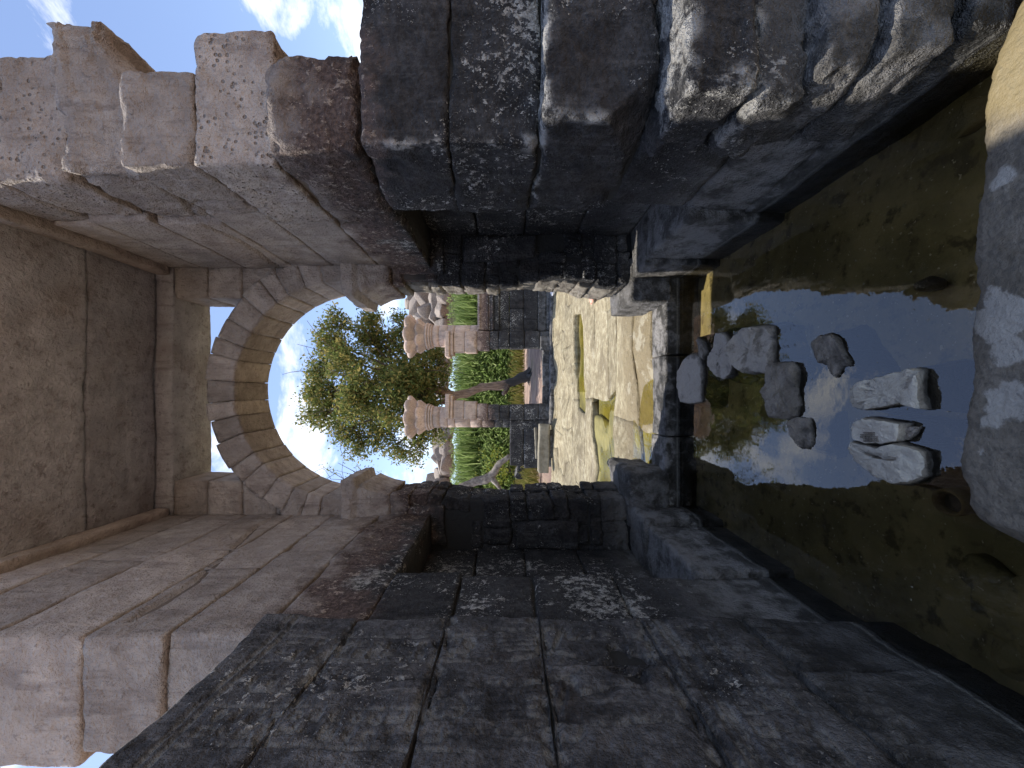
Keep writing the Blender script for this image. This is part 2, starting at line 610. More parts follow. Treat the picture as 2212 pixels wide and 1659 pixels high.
def floor_material():
    m = N('sunlit_paving')
    m.geo()
    a = m.noise(1.0, 6, 0.62, vec=m.scaled(1.5, 2.8, 3))
    b = m.noise(1.0, 6, 0.65, vec=m.scaled(9, 12, 9))
    f = m.noise(60, 4, 0.6)
    g2 = m.noise(3.4, 6, 0.72)
    c = m.mix(m.step(b, 0.3, 0.68), (0.23, 0.185, 0.11), (0.43, 0.375, 0.25))
    c = m.mix(m.math('MULTIPLY', m.step(a, 0.50, 0.62), 0.8), c, (0.185, 0.15, 0.095))
    c = m.mix(m.math('MULTIPLY', m.step(b, 0.60, 0.68), 0.5), c, (0.52, 0.48, 0.37))
    c = m.mix(m.math('MULTIPLY', m.step(f, 0.55, 0.68), 0.5), c, (0.15, 0.12, 0.075))
    c = m.mix(m.math('MULTIPLY', m.step(g2, 0.50, 0.60), 0.55), c, (0.20, 0.165, 0.10))
    c = m.mix(m.math('MULTIPLY', m.step(g2, 0.40, 0.36), 0.5), c, (0.50, 0.45, 0.34))
    peb = m.noise(24, 4, 0.75)
    c = m.mix(m.math('MULTIPLY', m.step(peb, 0.52, 0.66), 0.55), c, (0.16, 0.13, 0.08))
    # damp brown margin by the gate
    dz = m.math('ADD', m.y, m.math('MULTIPLY', m.math('SUBTRACT', m.noise(1.6, 4), 0.5), 1.3))
    damp = m.math('SUBTRACT', 1.0, m.step(dz, 4.55, 5.0))
    c = m.mix(m.math('MULTIPLY', damp, 0.85), c, m.mix(f, (0.15, 0.115, 0.06), (0.26, 0.205, 0.115)))
    c = m.mix(m.math('MULTIPLY', m.math('MULTIPLY', m.step(g2, 0.53, 0.60), damp), 0.7), c, (0.40, 0.355, 0.26))
    c = m.mix(m.math('MULTIPLY', m.math('MULTIPLY', m.step(peb, 0.55, 0.66), damp), 0.5), c, (0.09, 0.072, 0.04))
    hv = m.new('ShaderNodeHueSaturation')
    m.put(hv.inputs['Value'], m.math('ADD', 0.86, m.math('MULTIPLY', m.rand, 0.24)))
    m.put(hv.inputs['Color'], c)
    nb = m.bump(m.math('ADD', b, m.math('MULTIPLY', f, 0.35)), 1.0, 0.045)
    m.principled(hv.outputs[0], m.math('SUBTRACT', 0.9, m.math('MULTIPLY', damp, 0.4)), nb, Specular_IOR_Level=0.3)
    return m.mat


PAVING = floor_material()


def simple(name, c1, c2, scale=6, rough=0.9, bump=0.4, bscale=30, detail=6, lo=0.3, hi=0.7):
    m = N(name)
    m.geo()
    c = m.mix(m.step(m.noise(scale, detail, 0.62), lo, hi), c1, c2)
    m.principled(c, rough, m.bump(m.noise(bscale, 5), bump, 0.02), Specular_IOR_Level=0.3)
    return m.mat


PAVING_WET = simple('algae_paving', (0.11, 0.095, 0.03), (0.25, 0.215, 0.075), 3.0, 0.6, 0.6, 18)
MUD = simple('algae_mud', (0.10, 0.085, 0.022), (0.26, 0.22, 0.055), 2.2, 0.9)
BED = N('pool_silt')
BED.geo()
_c = BED.mix(BED.step(BED.noise(2.2, 6, 0.6), 0.35, 0.7), (0.16, 0.14, 0.07), (0.34, 0.285, 0.15))
_c = BED.mix(BED.step(BED.noise(11, 4, 0.6), 0.52, 0.66), _c, (0.10, 0.085, 0.045))
_c = BED.mix(BED.step(BED.noise(48, 2, 0.5), 0.68, 0.71), _c, (0.42, 0.38, 0.28))
BED.principled(_c, 0.95, BED.bump(BED.noise(14, 6), 0.6, 0.03))
BED = BED.mat
SOIL = simple('pink_soil', (0.20, 0.135, 0.10), (0.40, 0.28, 0.21), 1.4, 0.95, 0.8, 9)


def ground_mat():
    m = N('dry_ground')
    m.geo()
    c = m.mix(m.step(m.noise(1.0, 6, 0.6, vec=m.scaled(0.9, 2.6, 1)), 0.35, 0.65), (0.185, 0.125, 0.10), (0.39, 0.275, 0.21))
    c = m.mix(m.math('MULTIPLY', m.step(m.noise(0.5, 5), 0.52, 0.66), 0.5), c, (0.16, 0.14, 0.06))
    m.principled(c, 0.95, m.bump(m.noise(7, 6), 0.9, 0.06))
    return m.mat


GROUND = ground_mat()


def water_material(name, tint, ripple=0.02, rscale=9.0, ior=1.36):
    m = N(name)
    m.geo()
    nb = m.bump(m.noise(rscale, 3, 0.5), ripple, 0.05)
    fr = m.new('ShaderNodeFresnel')
    fr.inputs['IOR'].default_value = ior
    m.put(fr.inputs['Normal'], nb)
    tr = m.new('ShaderNodeBsdfTransparent')
    m.put(tr.inputs['Color'], (*tint, 1))
    gl = m.new('ShaderNodeBsdfGlossy')
    gl.inputs['Roughness'].default_value = 0.015
    m.put(gl.inputs['Color'], (1, 1, 1, 1))
    m.put(gl.inputs['Normal'], nb)
    mx = m.new('ShaderNodeMixShader')
    m.put(mx.inputs[0], fr.outputs[0])
    m.t.links.new(tr.outputs[0], mx.inputs[1])
    m.t.links.new(gl.outputs[0], mx.inputs[2])
    m.t.links.new(mx.outputs[0], m.out.inputs['Surface'])
    return m.mat


WATER = water_material('still_murky_water', (0.88, 0.84, 0.68), ripple=0.014, ior=1.8)
PUDDLE = water_material('shallow_green_water', (0.86, 0.84, 0.55), 0.06, 22.0, ior=1.33)


def rock_material(name, c_lo, c_hi, crust, crust_lo, wet_z=0.035):
    m = N(name)
    m.geo()
    mid = m.noise(9, 6, 0.62)
    fine = m.noise(60, 5, 0.65)
    c = m.mix(m.step(mid, 0.3, 0.7), c_lo, c_hi)
    c = m.mix(m.math('MULTIPLY', m.step(fine, 0.56, 0.7), 0.5), c, tuple(v * 0.45 for v in c_lo))
    up = m.math('ADD', m.nz, m.math('MULTIPLY', m.math('SUBTRACT', m.noise(7, 5, 0.6), 0.5), 1.3))
    c = m.mix(m.step(up, crust_lo, crust_lo + 0.16), c, m.mix(fine, tuple(v * 0.72 for v in crust), crust))
    zz = m.math('ADD', m.z, m.math('MULTIPLY', m.math('SUBTRACT', mid, 0.5), 0.05))
    wet = m.math('SUBTRACT', 1.0, m.step(zz, wet_z - 0.012, wet_z + 0.012))
    c = m.mix(m.math('MULTIPLY', wet, 0.85), c, (0.034, 0.028, 0.020))
    hv = m.new('ShaderNodeHueSaturation')
    m.put(hv.inputs['Value'], m.math('ADD', 0.85, m.math('MULTIPLY', m.rand, 0.3)))
    m.put(hv.inputs['Color'], c)
    nb = m.bump(m.math('ADD', mid, m.math('MULTIPLY', fine, 0.5)), 0.9, 0.035)
    m.principled(hv.outputs[0], m.math('SUBTRACT', 0.9, m.math('MULTIPLY', wet, 0.5)), nb, Specular_IOR_Level=0.4)
    return m.mat


ROCK_GREY = rock_material('grey_pool_stone', (0.15, 0.128, 0.10), (0.38, 0.33, 0.27), (0.50, 0.44, 0.37), 0.75, 0.02)
ROCK_WHITE = rock_material('limy_pool_stone', (0.20, 0.165, 0.125), (0.42, 0.36, 0.28), (0.66, 0.60, 0.50), 0.45, 0.018)
ROCK_BROWN = rock_material('damp_pool_stone', (0.12, 0.10, 0.078), (0.30, 0.255, 0.205), (0.34, 0.295, 0.24), 0.9, 0.012)
GRANITE = rock_material('granite_boulder', (0.17, 0.14, 0.12), (0.31, 0.26, 0.22), (0.36, 0.30, 0.25), 0.6, -5)


def ledge_material():
    m = N('wet_rock_ledge')
    m.geo()
    mid = m.noise(5, 6, 0.62)
    fine = m.noise(50, 5, 0.6)
    c = m.mix(m.step(mid, 0.3, 0.7), (0.115, 0.097, 0.073), (0.215, 0.185, 0.145))
    # pale dried crust in ragged islands
    pts = [on_water(2190, 690), on_water(2178, 655), on_water(2200, 870), on_water(2180, 905), on_water(2195, 385), on_water(2150, 980), on_water(2215, 760)]
    rad = [0.075, 0.045, 0.06, 0.03, 0.030, 0.016, 0.05]
    dmin = None
    for p, r in zip(pts, rad):
        d = m.new('ShaderNodeVectorMath', operation='DISTANCE')
        m.put(d.inputs[0], m.pos)
        d.inputs[1].default_value = (p[0], p[1], 0.05)
        v = m.math('SUBTRACT', d.outputs['Value'], r)
        dmin = v if dmin is None else m.math('MINIMUM', dmin, v)
    e = m.math('ADD', dmin, m.math('MULTIPLY', m.math('SUBTRACT', m.noise(16, 6, 0.65), 0.5), 0.13))
    dry = m.math('MULTIPLY', m.math('SUBTRACT', 1.0, m.step(e, -0.012, 0.006)), m.math('ADD', 0.55, m.math('MULTIPLY', mid, 0.75)), clamp=True)
    c = m.mix(m.math('MULTIPLY', m.step(fine, 0.45, 0.65), 0.5), c, (0.06, 0.056, 0.05))
    c = m.mix(dry, c, m.mix(fine, (0.28, 0.26, 0.225), (0.44, 0.41, 0.36)))
    c = m.mix(m.math('MULTIPLY', m.step(m.noise(9, 4), 0.58, 0.68), 0.35), c, (0.10, 0.075, 0.045))
    # sunlit gold of the right corner put into the colour, and submerged fringe
    warm = m.step(m.math('ADD', m.x, m.math('MULTIPLY', m.math('SUBTRACT', mid, 0.5), 0.3)), 0.78, 0.92)
    c = m.mix(m.math('MULTIPLY', warm, 0.75), c, (0.24, 0.185, 0.085))
    sub = m.math('SUBTRACT', 1.0, m.step(m.z, -0.03, 0.008))
    c = m.mix(m.math('MULTIPLY', sub, 0.8), c, (0.075, 0.058, 0.028))
    nb = m.bump(m.math('ADD', mid, m.math('MULTIPLY', fine, 0.4)), 0.9, 0.03)
    m.principled(c, m.math('ADD', 0.55, m.math('MULTIPLY', dry, 0.4)), nb, Specular_IOR_Level=0.35)
    return m.mat


LEDGE = ledge_material()


def bark_material():
    m = N('flood_stained_bark')
    m.geo()
    f = m.noise(1.0, 6, 0.6, vec=m.scaled(16, 16, 3))
    c = m.mix(m.step(f, 0.3, 0.7), (0.16, 0.105, 0.07), (0.36, 0.25, 0.175))
    hz = m.math('ADD', m.z, m.math('MULTIPLY', m.math('SUBTRACT', m.noise(2.5, 4), 0.5), 0.8))
    c = m.mix(m.math('SUBTRACT', 1.0, m.step(hz, 1.55, 1.85)), c, m.mix(f, (0.025, 0.023, 0.022), (0.085, 0.078, 0.072)))
    m.principled(c, 0.9, m.bump(f, 0.8, 0.05))
    return m.mat


BARK = bark_material()
DRIFT = simple('grey_driftwood', (0.15, 0.125, 0.105), (0.34, 0.30, 0.26), 8, 0.9, 0.6, 25)
TWIG = simple('dark_twig', (0.05, 0.042, 0.032), (0.14, 0.11, 0.08), 8, 0.9)


def leaf_material(name, cols, trans=0.35):
    m = N(name)
    m.geo()
    c = m.ramp(m.island, [(i / (len(cols) - 1), k) for i, k in enumerate(cols)])
    d = m.new('ShaderNodeBsdfPrincipled')
    m.put(d.inputs['Base Color'], c)
    d.inputs['Roughness'].default_value = 0.75
    d.inputs['Specular IOR Level'].default_value = 0.08
    t = m.new('ShaderNodeBsdfTranslucent')
    m.put(t.inputs['Color'], c)
    x = m.new('ShaderNodeMixShader')
    x.inputs[0].default_value = trans
    m.t.links.new(d.outputs[0], x.inputs[1])
    m.t.links.new(t.outputs[0], x.inputs[2])
    m.t.links.new(x.outputs[0], m.out.inputs['Surface'])
    return m.mat


LEAF = leaf_material('acacia_leaf', [(0.08, 0.11, 0.03), (0.13, 0.165, 0.05), (0.18, 0.21, 0.065), (0.27, 0.25, 0.08), (0.38, 0.30, 0.10)], 0.5)
REED = leaf_material('reed_blade', [(0.11, 0.17, 0.045), (0.18, 0.25, 0.075), (0.26, 0.34, 0.11), (0.38, 0.44, 0.20)], 0.5)
DRYGRASS = leaf_material('dry_grass_blade', [(0.13, 0.15, 0.03), (0.24, 0.22, 0.06), (0.34, 0.27, 0.11)])
SHRUB = leaf_material('shrub_leaf', [(0.12, 0.17, 0.025), (0.22, 0.25, 0.04), (0.32, 0.30, 0.06)])


# ------------------------------------------------------------------ carved relief (heights in metres on a wall plane)
def seg_dist(P, a, b):
    a = np.array(a)
    b = np.array(b)
    ab = b - a
    t = np.clip(((P - a) @ ab) / max(ab @ ab, 1e-9), 0, 1)
    return np.linalg.norm(P - a - t[:, None] * ab, axis=1)


def line_groove(P, pts, w, depth):
    """V-groove along a polyline; negative height"""
    d = np.full(len(P), 9.0)
    for a, b in zip(pts[:-1], pts[1:]):
        d = np.minimum(d, seg_dist(P, a, b))
    return -depth * np.clip(1 - d / w, 0, 1) ** 0.7


def ring_pts(cx, cy, rx, ry, n=20, a0=0, a1=2 * math.pi):
    return [(cx + rx * math.cos(t), cy + ry * math.sin(t)) for t in np.linspace(a0, a1, n)]


def make_glyphs(rg, u0, u1, v0, v1, cell):
    """a column or band of small carved signs: reeds, birds, water lines, suns, loaves, eyes"""
    out = []
    v = v1 - cell * 0.6
    while v > v0 + cell * 0.4:
        u = u0 + cell * 0.5
        while u < u1 - cell * 0.35:
            k = rg.integers(0, 9)
            s = cell * 0.36
            if k == 0:
                out.append(ring_pts(u, v, s * .7, s * .7, 12))
            elif k == 1:
                out.append([(u - s + i * s / 3, v + (s * .25 if i % 2 else -s * .25)) for i in range(7)])
            elif k == 2:
                out.append([(u, v - s), (u, v + s), (u + s * .5, v + s * .5), (u, v)])
            elif k == 3:
                out.append([(u - s, v - s * .5)] + ring_pts(u, v - s * .5, s, s, 8, math.pi, 0) + [(u - s, v - s * .5)])
            elif k == 4:  # bird
                out.append([(u - s, v - s), (u - s * .2, v - s * .9), (u - s * .3, v - s * .3), (u - s * .9, v + s * .2), (u - s * .5, v + s * .9), (u, v + s * .7), (u + s * .3, v), (u + s, v - s * .6)])
            elif k == 5:
                out.append([(u - s, v + s * .6), (u + s, v + s * .6)])
                out.append([(u - s, v - s * .1), (u + s, v - s * .1)])
                out.append([(u - s, v - s * .8), (u + s, v - s * .8)])
            elif k == 6:
                out.append([(u - s * .7, v - s), (u - s * .7, v + s), (u + s * .7, v + s), (u + s * .7, v - s), (u - s * .7, v - s)])
            elif k == 7:
                out.append(ring_pts(u, v, s, s * .45, 14))
            else:
                out.append([(u - s * .5, v + s), (u - s * .3, v - s)])
                out.append([(u + s * .4, v + s), (u + s * .2, v - s), (u + s * .8, v - s)])
            u += cell
        v -= cell
    return out


def relief_fn(lines, w, depth, axis, sign, coords):
    """lines in plane coords; axis/sign pick the face whose normal is carved"""
    def f(pw, nrm):
        out = np.zeros(len(pw))
        m = nrm[:, axis] * sign > 0.8
        if not m.any():
            return out
        P = pw[m][:, coords]
        lo = P.min(0) - 0.05
        hi = P.max(0) + 0.05
        h = np.zeros(len(P))
        P = P + 0.006 * np.stack([vnoise(pw[m] * 9, 4), vnoise(pw[m] * 9 + 5, 5)], -1)
        for item in lines:
            pts, ww, dd = item if isinstance(item, tuple) and len(item) == 3 and not isinstance(item[0], float) else (item, w, depth)
            A = np.array(pts)
            if (A.max(0) < lo).any() or (A.min(0) > hi).any():
                continue
            near = ((P > A.min(0) - ww * 1.5) & (P < A.max(0) + ww * 1.5)).all(1)
            if near.any():
                h[near] = np.minimum(h[near], line_groove(P[near], pts, ww, dd))
        out[m] = h
        return out
    return f


# ------------------------------------------------------------------ ground, pool, court floor
def terrain():
    xs = np.concatenate([np.linspace(-300, -30, 18), np.linspace(-27, 27, 61), np.linspace(30, 300, 18)])
    ys = np.concatenate([np.linspace(-200, -10, 14), np.linspace(-8, 46, 70), np.linspace(50, 500, 24)])
    X, Y = np.meshgrid(xs, ys, indexing='ij')

    def sm(a, b, t):
        t = np.clip((t - a) / (b - a), 0, 1)
        return t * t * (3 - 2 * t)
    Z = -0.8 + 1.2 * sm(12.55, 13.15, Y) + 0.95 * sm(13.3, 26, Y)
    Z += np.where(Y > 13.2, 0.12 * vnoise(np.stack([X.ravel() * .5, Y.ravel() * .5, 0 * X.ravel()], -1), 5).reshape(X.shape), 0)
    side = sm(9, 16, np.abs(X)) * (1 - sm(13, 14, Y))
    Z += 1.0 * side
    Z += sm(28, 42, Y) * (3.2 + 2.6 * sm(2, 12, X) + 1.2 * sm(2, 14, -X))
    Z += sm(60, 300, Y) * 4
    V = np.stack([X.ravel(), Y.ravel(), Z.ravel()], -1)
    nx, ny = len(xs), len(ys)
    I = np.arange(nx * ny).reshape(nx, ny)
    q = np.stack([I[:-1, :-1], I[1:, :-1], I[1:, 1:], I[:-1, 1:]], -1).reshape(-1, 4)
    tag(obj('ground', mesh_from('ground', V, q, GROUND)), kind='structure')


terrain()


def sheet(name, x0, x1, y0, y1, z, mat, nx=1, ny=1, amp=0.0, seed=3, parent=None):
    X, Y = np.meshgrid(np.linspace(x0, x1, nx + 1), np.linspace(y0, y1, ny + 1), indexing='ij')
    Z = np.full(X.size, float(z))
    if amp:
        Z = Z + amp * fbm(np.stack([X.ravel() * 2.2, Y.ravel() * 2.2, np.zeros(X.size)], -1), seed, 4)
    I = np.arange(X.size).reshape(X.shape)
    q = np.stack([I[:-1, :-1], I[1:, :-1], I[1:, 1:], I[:-1, 1:]], -1).reshape(-1, 4)
    return obj(name, mesh_from(name, np.stack([X.ravel(), Y.ravel(), Z], -1), q, mat), parent)


bed = sheet('pool_bed', -1.4, 1.6, 0.2, 3.62, -0.17, BED, 60, 70, 0.045)
tag(bed, kind='structure')
water = sheet('water', -1.3, 1.45, 0.3, 3.60, 0.0, WATER)
tag(water, kind='structure')

court = sheet('courtyard_floor', -6.5, 6.5, 3.85, 13.0, 0.045, MUD, 60, 50, 0.02, 11)
tag(court, kind='structure')
court['label'] = 'pale sunlit stone paving of the courtyard beyond the arch'
# paving: long rows of worn slabs, some missing where water stands
rg = np.random.default_rng(12)
y = 3.93
rowi = 0
while y < 12.05:
    d = rg.uniform(0.34, 0.85) * (1 + 0.05 * (y - 4))
    x = -4.9 + rg.uniform(-0.8, 0)
    while x < 5.2:
        w = rg.uniform(0.9, 2.1)
        lim = -0.42 if y + d / 2 < 4.45 else (0.0 if 5.2 < y + d / 2 < 6.15 else -9)
        if x < lim < x + w:
            w = w - (lim - x)
            x = lim + rg.uniform(-0.05, 0.05)
        cx, cy = x + w / 2, y + d / 2
        low = cx < lim
        missing = (7.6 < cy < 8.1 and 0.1 < cx < 1.5)
        if low:
            block('paving_slab', court, x, x + w, y, y + d, -0.08, 0.086 + rg.uniform(-0.022, 0.006), PAVING_WET, step=(0.06, 0.04, 0.2), r=0.03, amp=0.035, freq=2.2, chip=1.3, wob=0.08, gap=0.001)
        elif not missing:
            top = 0.125 + rg.uniform(-0.005, 0.006) + 0.004 * (cy - 4)
            if cy < 4.4:
                top = 0.112
            block('paving_slab', court, x, x + w, y, y + d, -0.02, top, PAVING, step=(0.10, 0.05, 0.2), r=0.008, amp=0.014, freq=3.2, chip=1.5, wob=0.11, gap=0.0)
        x += w
    y += d
    rowi += 1
tag(sheet('puddle', -4.2, 0.35, 5.05, 6.25, 0.098, PUDDLE), kind='structure')
tag(sheet('puddle', -1.6, 0.3, 3.88, 4.62, 0.093, PUDDLE), kind='structure')
tag(sheet('puddle', 0.0, 1.9, 7.4, 8.3, 0.098, PUDDLE), kind='structure')

# ------------------------------------------------------------------ gateway: right wall
CZ = [0.5, 0.965, 1.455, 1.882, 2.31, 2.78, 3.20, 3.58, 4.03, 4.45, 4.90]     # bed joints shared by both walls
XR, XL = 1.15, -1.13


def cracks_right():
    k = 0.3638
    zz = [(380, 1000), (440, 1110), (680, 1090), (975, 1150), (1110, 1230), (1140, 1300), (1250, 1370), (1400, 1430), (1550, 1520), (1660, 1600)]
    a = [on_wall(x * k, y_ * k, XR) for x, y_ in zz]
    b = [on_wall(x * k, y_ * k, XR) for x, y_ in [(1150, 1232), (1290, 1205), (1450, 1215), (1600, 1300), (1690, 1335)]]
    c = [on_wall(x * k, y_ * k, XR) for x, y_ in [(975, 1150), (1200, 1140), (1400, 1150), (1660, 1220)]]
    d = [on_wall(x * k, y_ * k, XR) for x, y_ in [(810, 1260), (990, 1270), (1120, 1245)]]
    return [(a, 0.022, 0.05), (b, 0.016, 0.04), (c, 0.007, 0.012), (d, 0.006, 0.012)]


crk = relief_fn(cracks_right(), 0.02, 0.03, 0, -1, [1, 2])
gr = thing('gate_wall', 'right wall of the gateway, black below, pale above, its broken stepped end towards the viewer', 'wall', (1.4, 2.6, 0))
F = (0.024, 0.02, 0.02)
def broken_corner(p):
    """lower inner corner of the projecting block knocked off on the slant"""
    q = p.copy()
    d = (p[:, 0] - 1.15) * 0.9 + (p[:, 2] - 0.965) * 0.75 + (p[:, 1] - 1.60) * 0.5
    k = np.clip(0.17 + 0.03 * fbm(p * 9, 5, 3) - d, 0, None)
    q[:, 0] += k * 0.55
    q[:, 2] += k * 0.40
    q[:, 1] += k * 0.35
    return q


# blackened courses of the wall end
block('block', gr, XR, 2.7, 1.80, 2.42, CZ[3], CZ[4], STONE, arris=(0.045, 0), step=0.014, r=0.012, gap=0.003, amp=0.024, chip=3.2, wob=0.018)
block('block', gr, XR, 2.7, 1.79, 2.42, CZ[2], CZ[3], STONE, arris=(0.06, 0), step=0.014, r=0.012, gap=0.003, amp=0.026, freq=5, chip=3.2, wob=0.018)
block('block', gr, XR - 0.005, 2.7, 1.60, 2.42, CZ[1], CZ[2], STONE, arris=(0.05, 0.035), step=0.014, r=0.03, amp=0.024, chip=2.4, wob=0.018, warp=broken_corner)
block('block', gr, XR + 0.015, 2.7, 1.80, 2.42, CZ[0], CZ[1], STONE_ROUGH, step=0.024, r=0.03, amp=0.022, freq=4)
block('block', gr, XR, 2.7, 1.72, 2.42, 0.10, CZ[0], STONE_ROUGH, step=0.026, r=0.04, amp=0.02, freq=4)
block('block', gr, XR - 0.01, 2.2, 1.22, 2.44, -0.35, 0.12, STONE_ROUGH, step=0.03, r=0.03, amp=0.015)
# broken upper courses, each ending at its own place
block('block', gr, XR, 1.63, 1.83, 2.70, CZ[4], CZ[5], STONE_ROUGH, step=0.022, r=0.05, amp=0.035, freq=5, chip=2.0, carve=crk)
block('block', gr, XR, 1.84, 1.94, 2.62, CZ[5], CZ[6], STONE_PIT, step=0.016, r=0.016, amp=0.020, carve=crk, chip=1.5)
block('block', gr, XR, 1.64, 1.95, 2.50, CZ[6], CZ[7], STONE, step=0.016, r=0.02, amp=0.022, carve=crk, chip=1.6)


def horn(p):
    """the ragged overhanging tip that sticks out against the sky"""
    q = p.copy()
    t = np.clip((p[:, 0] - 1.45) / 0.5, 0, 1)
    q[:, 2] += t * 0.10 * np.where(p[:, 2] > 3.85, 1, -0.2)
    q[:, 2] -= np.clip((p[:, 0] - 1.6) / 0.3, 0, 1) * np.clip((3.9 - p[:, 2]) / 0.3, -0.3, 1) * -0.22
    return q


block('block', gr, XR + 0.015, 2.01, 2.06, 2.66, CZ[7], CZ[8], STONE_ROUGH, step=0.022, r=0.06, amp=0.045, freq=4, chip=2.2, carve=crk, warp=horn)
block('block', gr, XR + 0.02, 1.88, 2.14, 2.60, CZ[8], CZ[9], STONE_PIT, step=0.024, r=0.03, amp=0.03, carve=crk, chip=1.6)
block('block', gr, XR + 0.02, 1.90, 2.16, 2.66, CZ[9], CZ[10] - 0.14, STONE_PIT, step=0.024, r=0.03, amp=0.02)
v, f = tube([(1.90, 2.16, 4.0), (1.98, 2.15, 4.06), (2.03, 2.14, 4.12), (2.05, 2.14, 4.17)], [0.05, 0.04, 0.026, 0.006], 8, 0.012, 4)
obj('stone_tip', mesh_from('stone_tip', v, f, STONE_ROUGH), gr)
# inner stretch up to the arch
ends = [2.70, 2.62, 2.50, 2.66, 2.60, 2.66]
for i, ye in enumerate(ends):
    z0, z1 = CZ[4 + i], CZ[5 + i] - (0.14 if i == 5 else 0)
    mid_y = [3.2, None, 3.08, None, 3.15, 3.0][i]
    cuts = [ye, 3.60] if mid_y is None else [ye, mid_y, 3.60]
    for a, b in zip(cuts[:-1], cuts[1:]):
        block('block', gr, XR + 0.004, 1.72, a, b, z0, z1, STONE, step=(0.06, 0.022, 0.022), r=0.010, amp=0.006 if i else 0.02, carve=crk, wob=0.010)
# door recess: back wall and bed block
for i, (z0, z1) in enumerate(zip([0.46] + CZ[1:4], CZ[1:5])):
    block('block', gr, 1.46, 1.80, 2.40, 3.60, z0, z1, STONE_ROUGH, step=0.035, r=0.02, amp=0.015)
block('plinth', gr, XR - 0.055, 1.78, 2.43, 3.18, -0.35, 0.455, STONE_ROUGH, step=0.03, r=0.022, amp=0.012)
block('plinth', gr, XR - 0.10, 1.78, 3.18, 3.56, -0.35, 0.47, STONE, step=0.03, r=0.022, amp=0.012)
# ledge that carries the ceiling
block('cornice', gr, XR - 0.06, 1.7, 2.25, 3.61, CZ[10] - 0.14, CZ[10], STONE, step=0.03, r=0.015, amp=0.008)
block('core', gr, XR + 0.035, 1.55, 2.03, 3.57, 2.30, 3.55, FILL, step=0.15, r=0.02, amp=0.005)
block('core', gr, XR + 0.075, 1.58, 2.25, 3.57, 3.50, 4.74, FILL, step=0.15, r=0.02, amp=0.005)
block('core', gr, XR + 0.03, 2.5, 1.825, 2.38, -0.2, 2.28, FILL, step=0.15, r=0.02, amp=0.01)

# loose and half-set stones at the foot of the right wall
foot = [
    ('rubble_stone', (1.10, 1.80, 1.34, 1.79, 0.70, 0.955), 'pale-topped squared stone, uppermost at the foot of the right wall'),
    ('rubble_stone', (1.07, 1.55, 1.37, 1.78, 0.50, 0.70), 'grey stone wedged directly under the pale-topped squared stone'),
    ('rubble_stone', (1.11, 1.75, 1.30, 1.74, 0.33, 0.505), 'flat grey stone in the middle of the right wall foot'),
    ('rubble_stone', (1.10, 1.70, 1.26, 1.70, 0.115, 0.325), 'wide grey stone just above the waterline of the right wall'),
]
for i, (nm, b, lab) in enumerate(foot):
    o = block(nm, None, *b, STONE_ROUGH, arris=(0.07, 0.05) if i < 2 else (0.05, 0.02), step=0.016, r=0.035, amp=0.035, freq=5.5, chip=1.6, wob=0.04)  # pale tops and inner edges stand in for sun on these stones
    tag(o, lab, 'stone', 'stones piled at the foot of the right wall')

# ------------------------------------------------------------------ gateway: left wall
gl = thing('gate_wall', 'left wall of the gateway, black below and pale above, rising behind the carved wall', 'wall', (-1.4, 2.6, 0))
k2 = 0.5486 * 1400 / 2066
off = 1900 * 0.5486
zz = [(1700, 150), (1500, 240), (1240, 470), (1150, 560), (950, 680), (780, 780)]
cl = [on_wall(x * k2, off + y_ * k2, XL) for x, y_ in zz]
crl = relief_fn([(cl, 0.022, 0.035)], 0.02, 0.03, 0, 1, [1, 2])
lens = [2.55, 2.75, 2.5, 2.8, 2.6, 2.75]
outer = [-1.85, -1.80, -1.69, -1.76, -1.74, -1.67]
for i in range(6):
    z0, z1 = CZ[4 + i], CZ[5 + i] - (0.14 if i == 5 else 0)
    y0 = [1.83, 1.80, 1.78, 1.79, 1.80, 1.81][i]
    block('block', gl, outer[i], XL, y0, lens[i], z0, z1, STONE, step=0.024, r=0.016, amp=0.01, carve=crl)
    block('block', gl, -1.7, XL - 0.003, lens[i], 3.60, z0, z1, STONE if i else STONE_ROUGH, step=(0.06, 0.024, 0.024), r=0.01, amp=0.008 if i > 1 else 0.03, freq=5, carve=crl)
for i in range(4):
    z0, z1 = ([-0.35] + CZ[1:4])[i], CZ[1 + i]
    block('block', gl, -1.8, XL + (0.012 if i % 2 else 0), 1.79, 2.38 + (0.03 if i == 3 else 0), z0, z1, STONE, step=0.026, r=0.018, amp=0.01)
    block('block', gl, -1.8, -1.46, 2.38, 3.60, max(z0, 0.45), z1, STONE_ROUGH, step=0.035, r=0.02, amp=0.015)
block('plinth', gl, -1.78, XL + 0.04, 2.36, 3.16, -0.35, 0.46, STONE, step=0.026, r=0.024, amp=0.014)
block('plinth', gl, -1.78, XL + 0.09, 3.165, 3.56, -0.35, 0.47, STONE_ROUGH, step=0.03, r=0.03, amp=0.018)
block('cornice', gl, -1.68, XL + 0.06, 2.25, 3.61, CZ[10] - 0.14, CZ[10], STONE, step=0.03, r=0.015, amp=0.008)
block('core', gl, -1.55, XL - 0.022, 1.85, 3.57, 2.30, 4.86, FILL, step=0.15, r=0.02, amp=0.01)
block('core', gl, -1.70, XL - 0.025, 1.83, 2.34, -0.2, 2.32, FILL, step=0.15, r=0.02, amp=0.01)

# courses added above the ceiling, out of view, to shade the near ledge
for z0, z1 in ((4.765, 5.25), (5.25, 5.72)):
    for a, b in ((1.82, 2.20 if z0 < 5 else 2.7), (2.7, 3.5)):
        if z0 < 5 and a > 2:
            continue
        block('block', gl, -1.68, XL - 0.01, a, b, z0 if z0 > 5 else 4.77, z1, STONE, step=0.05, r=0.02, amp=0.015)

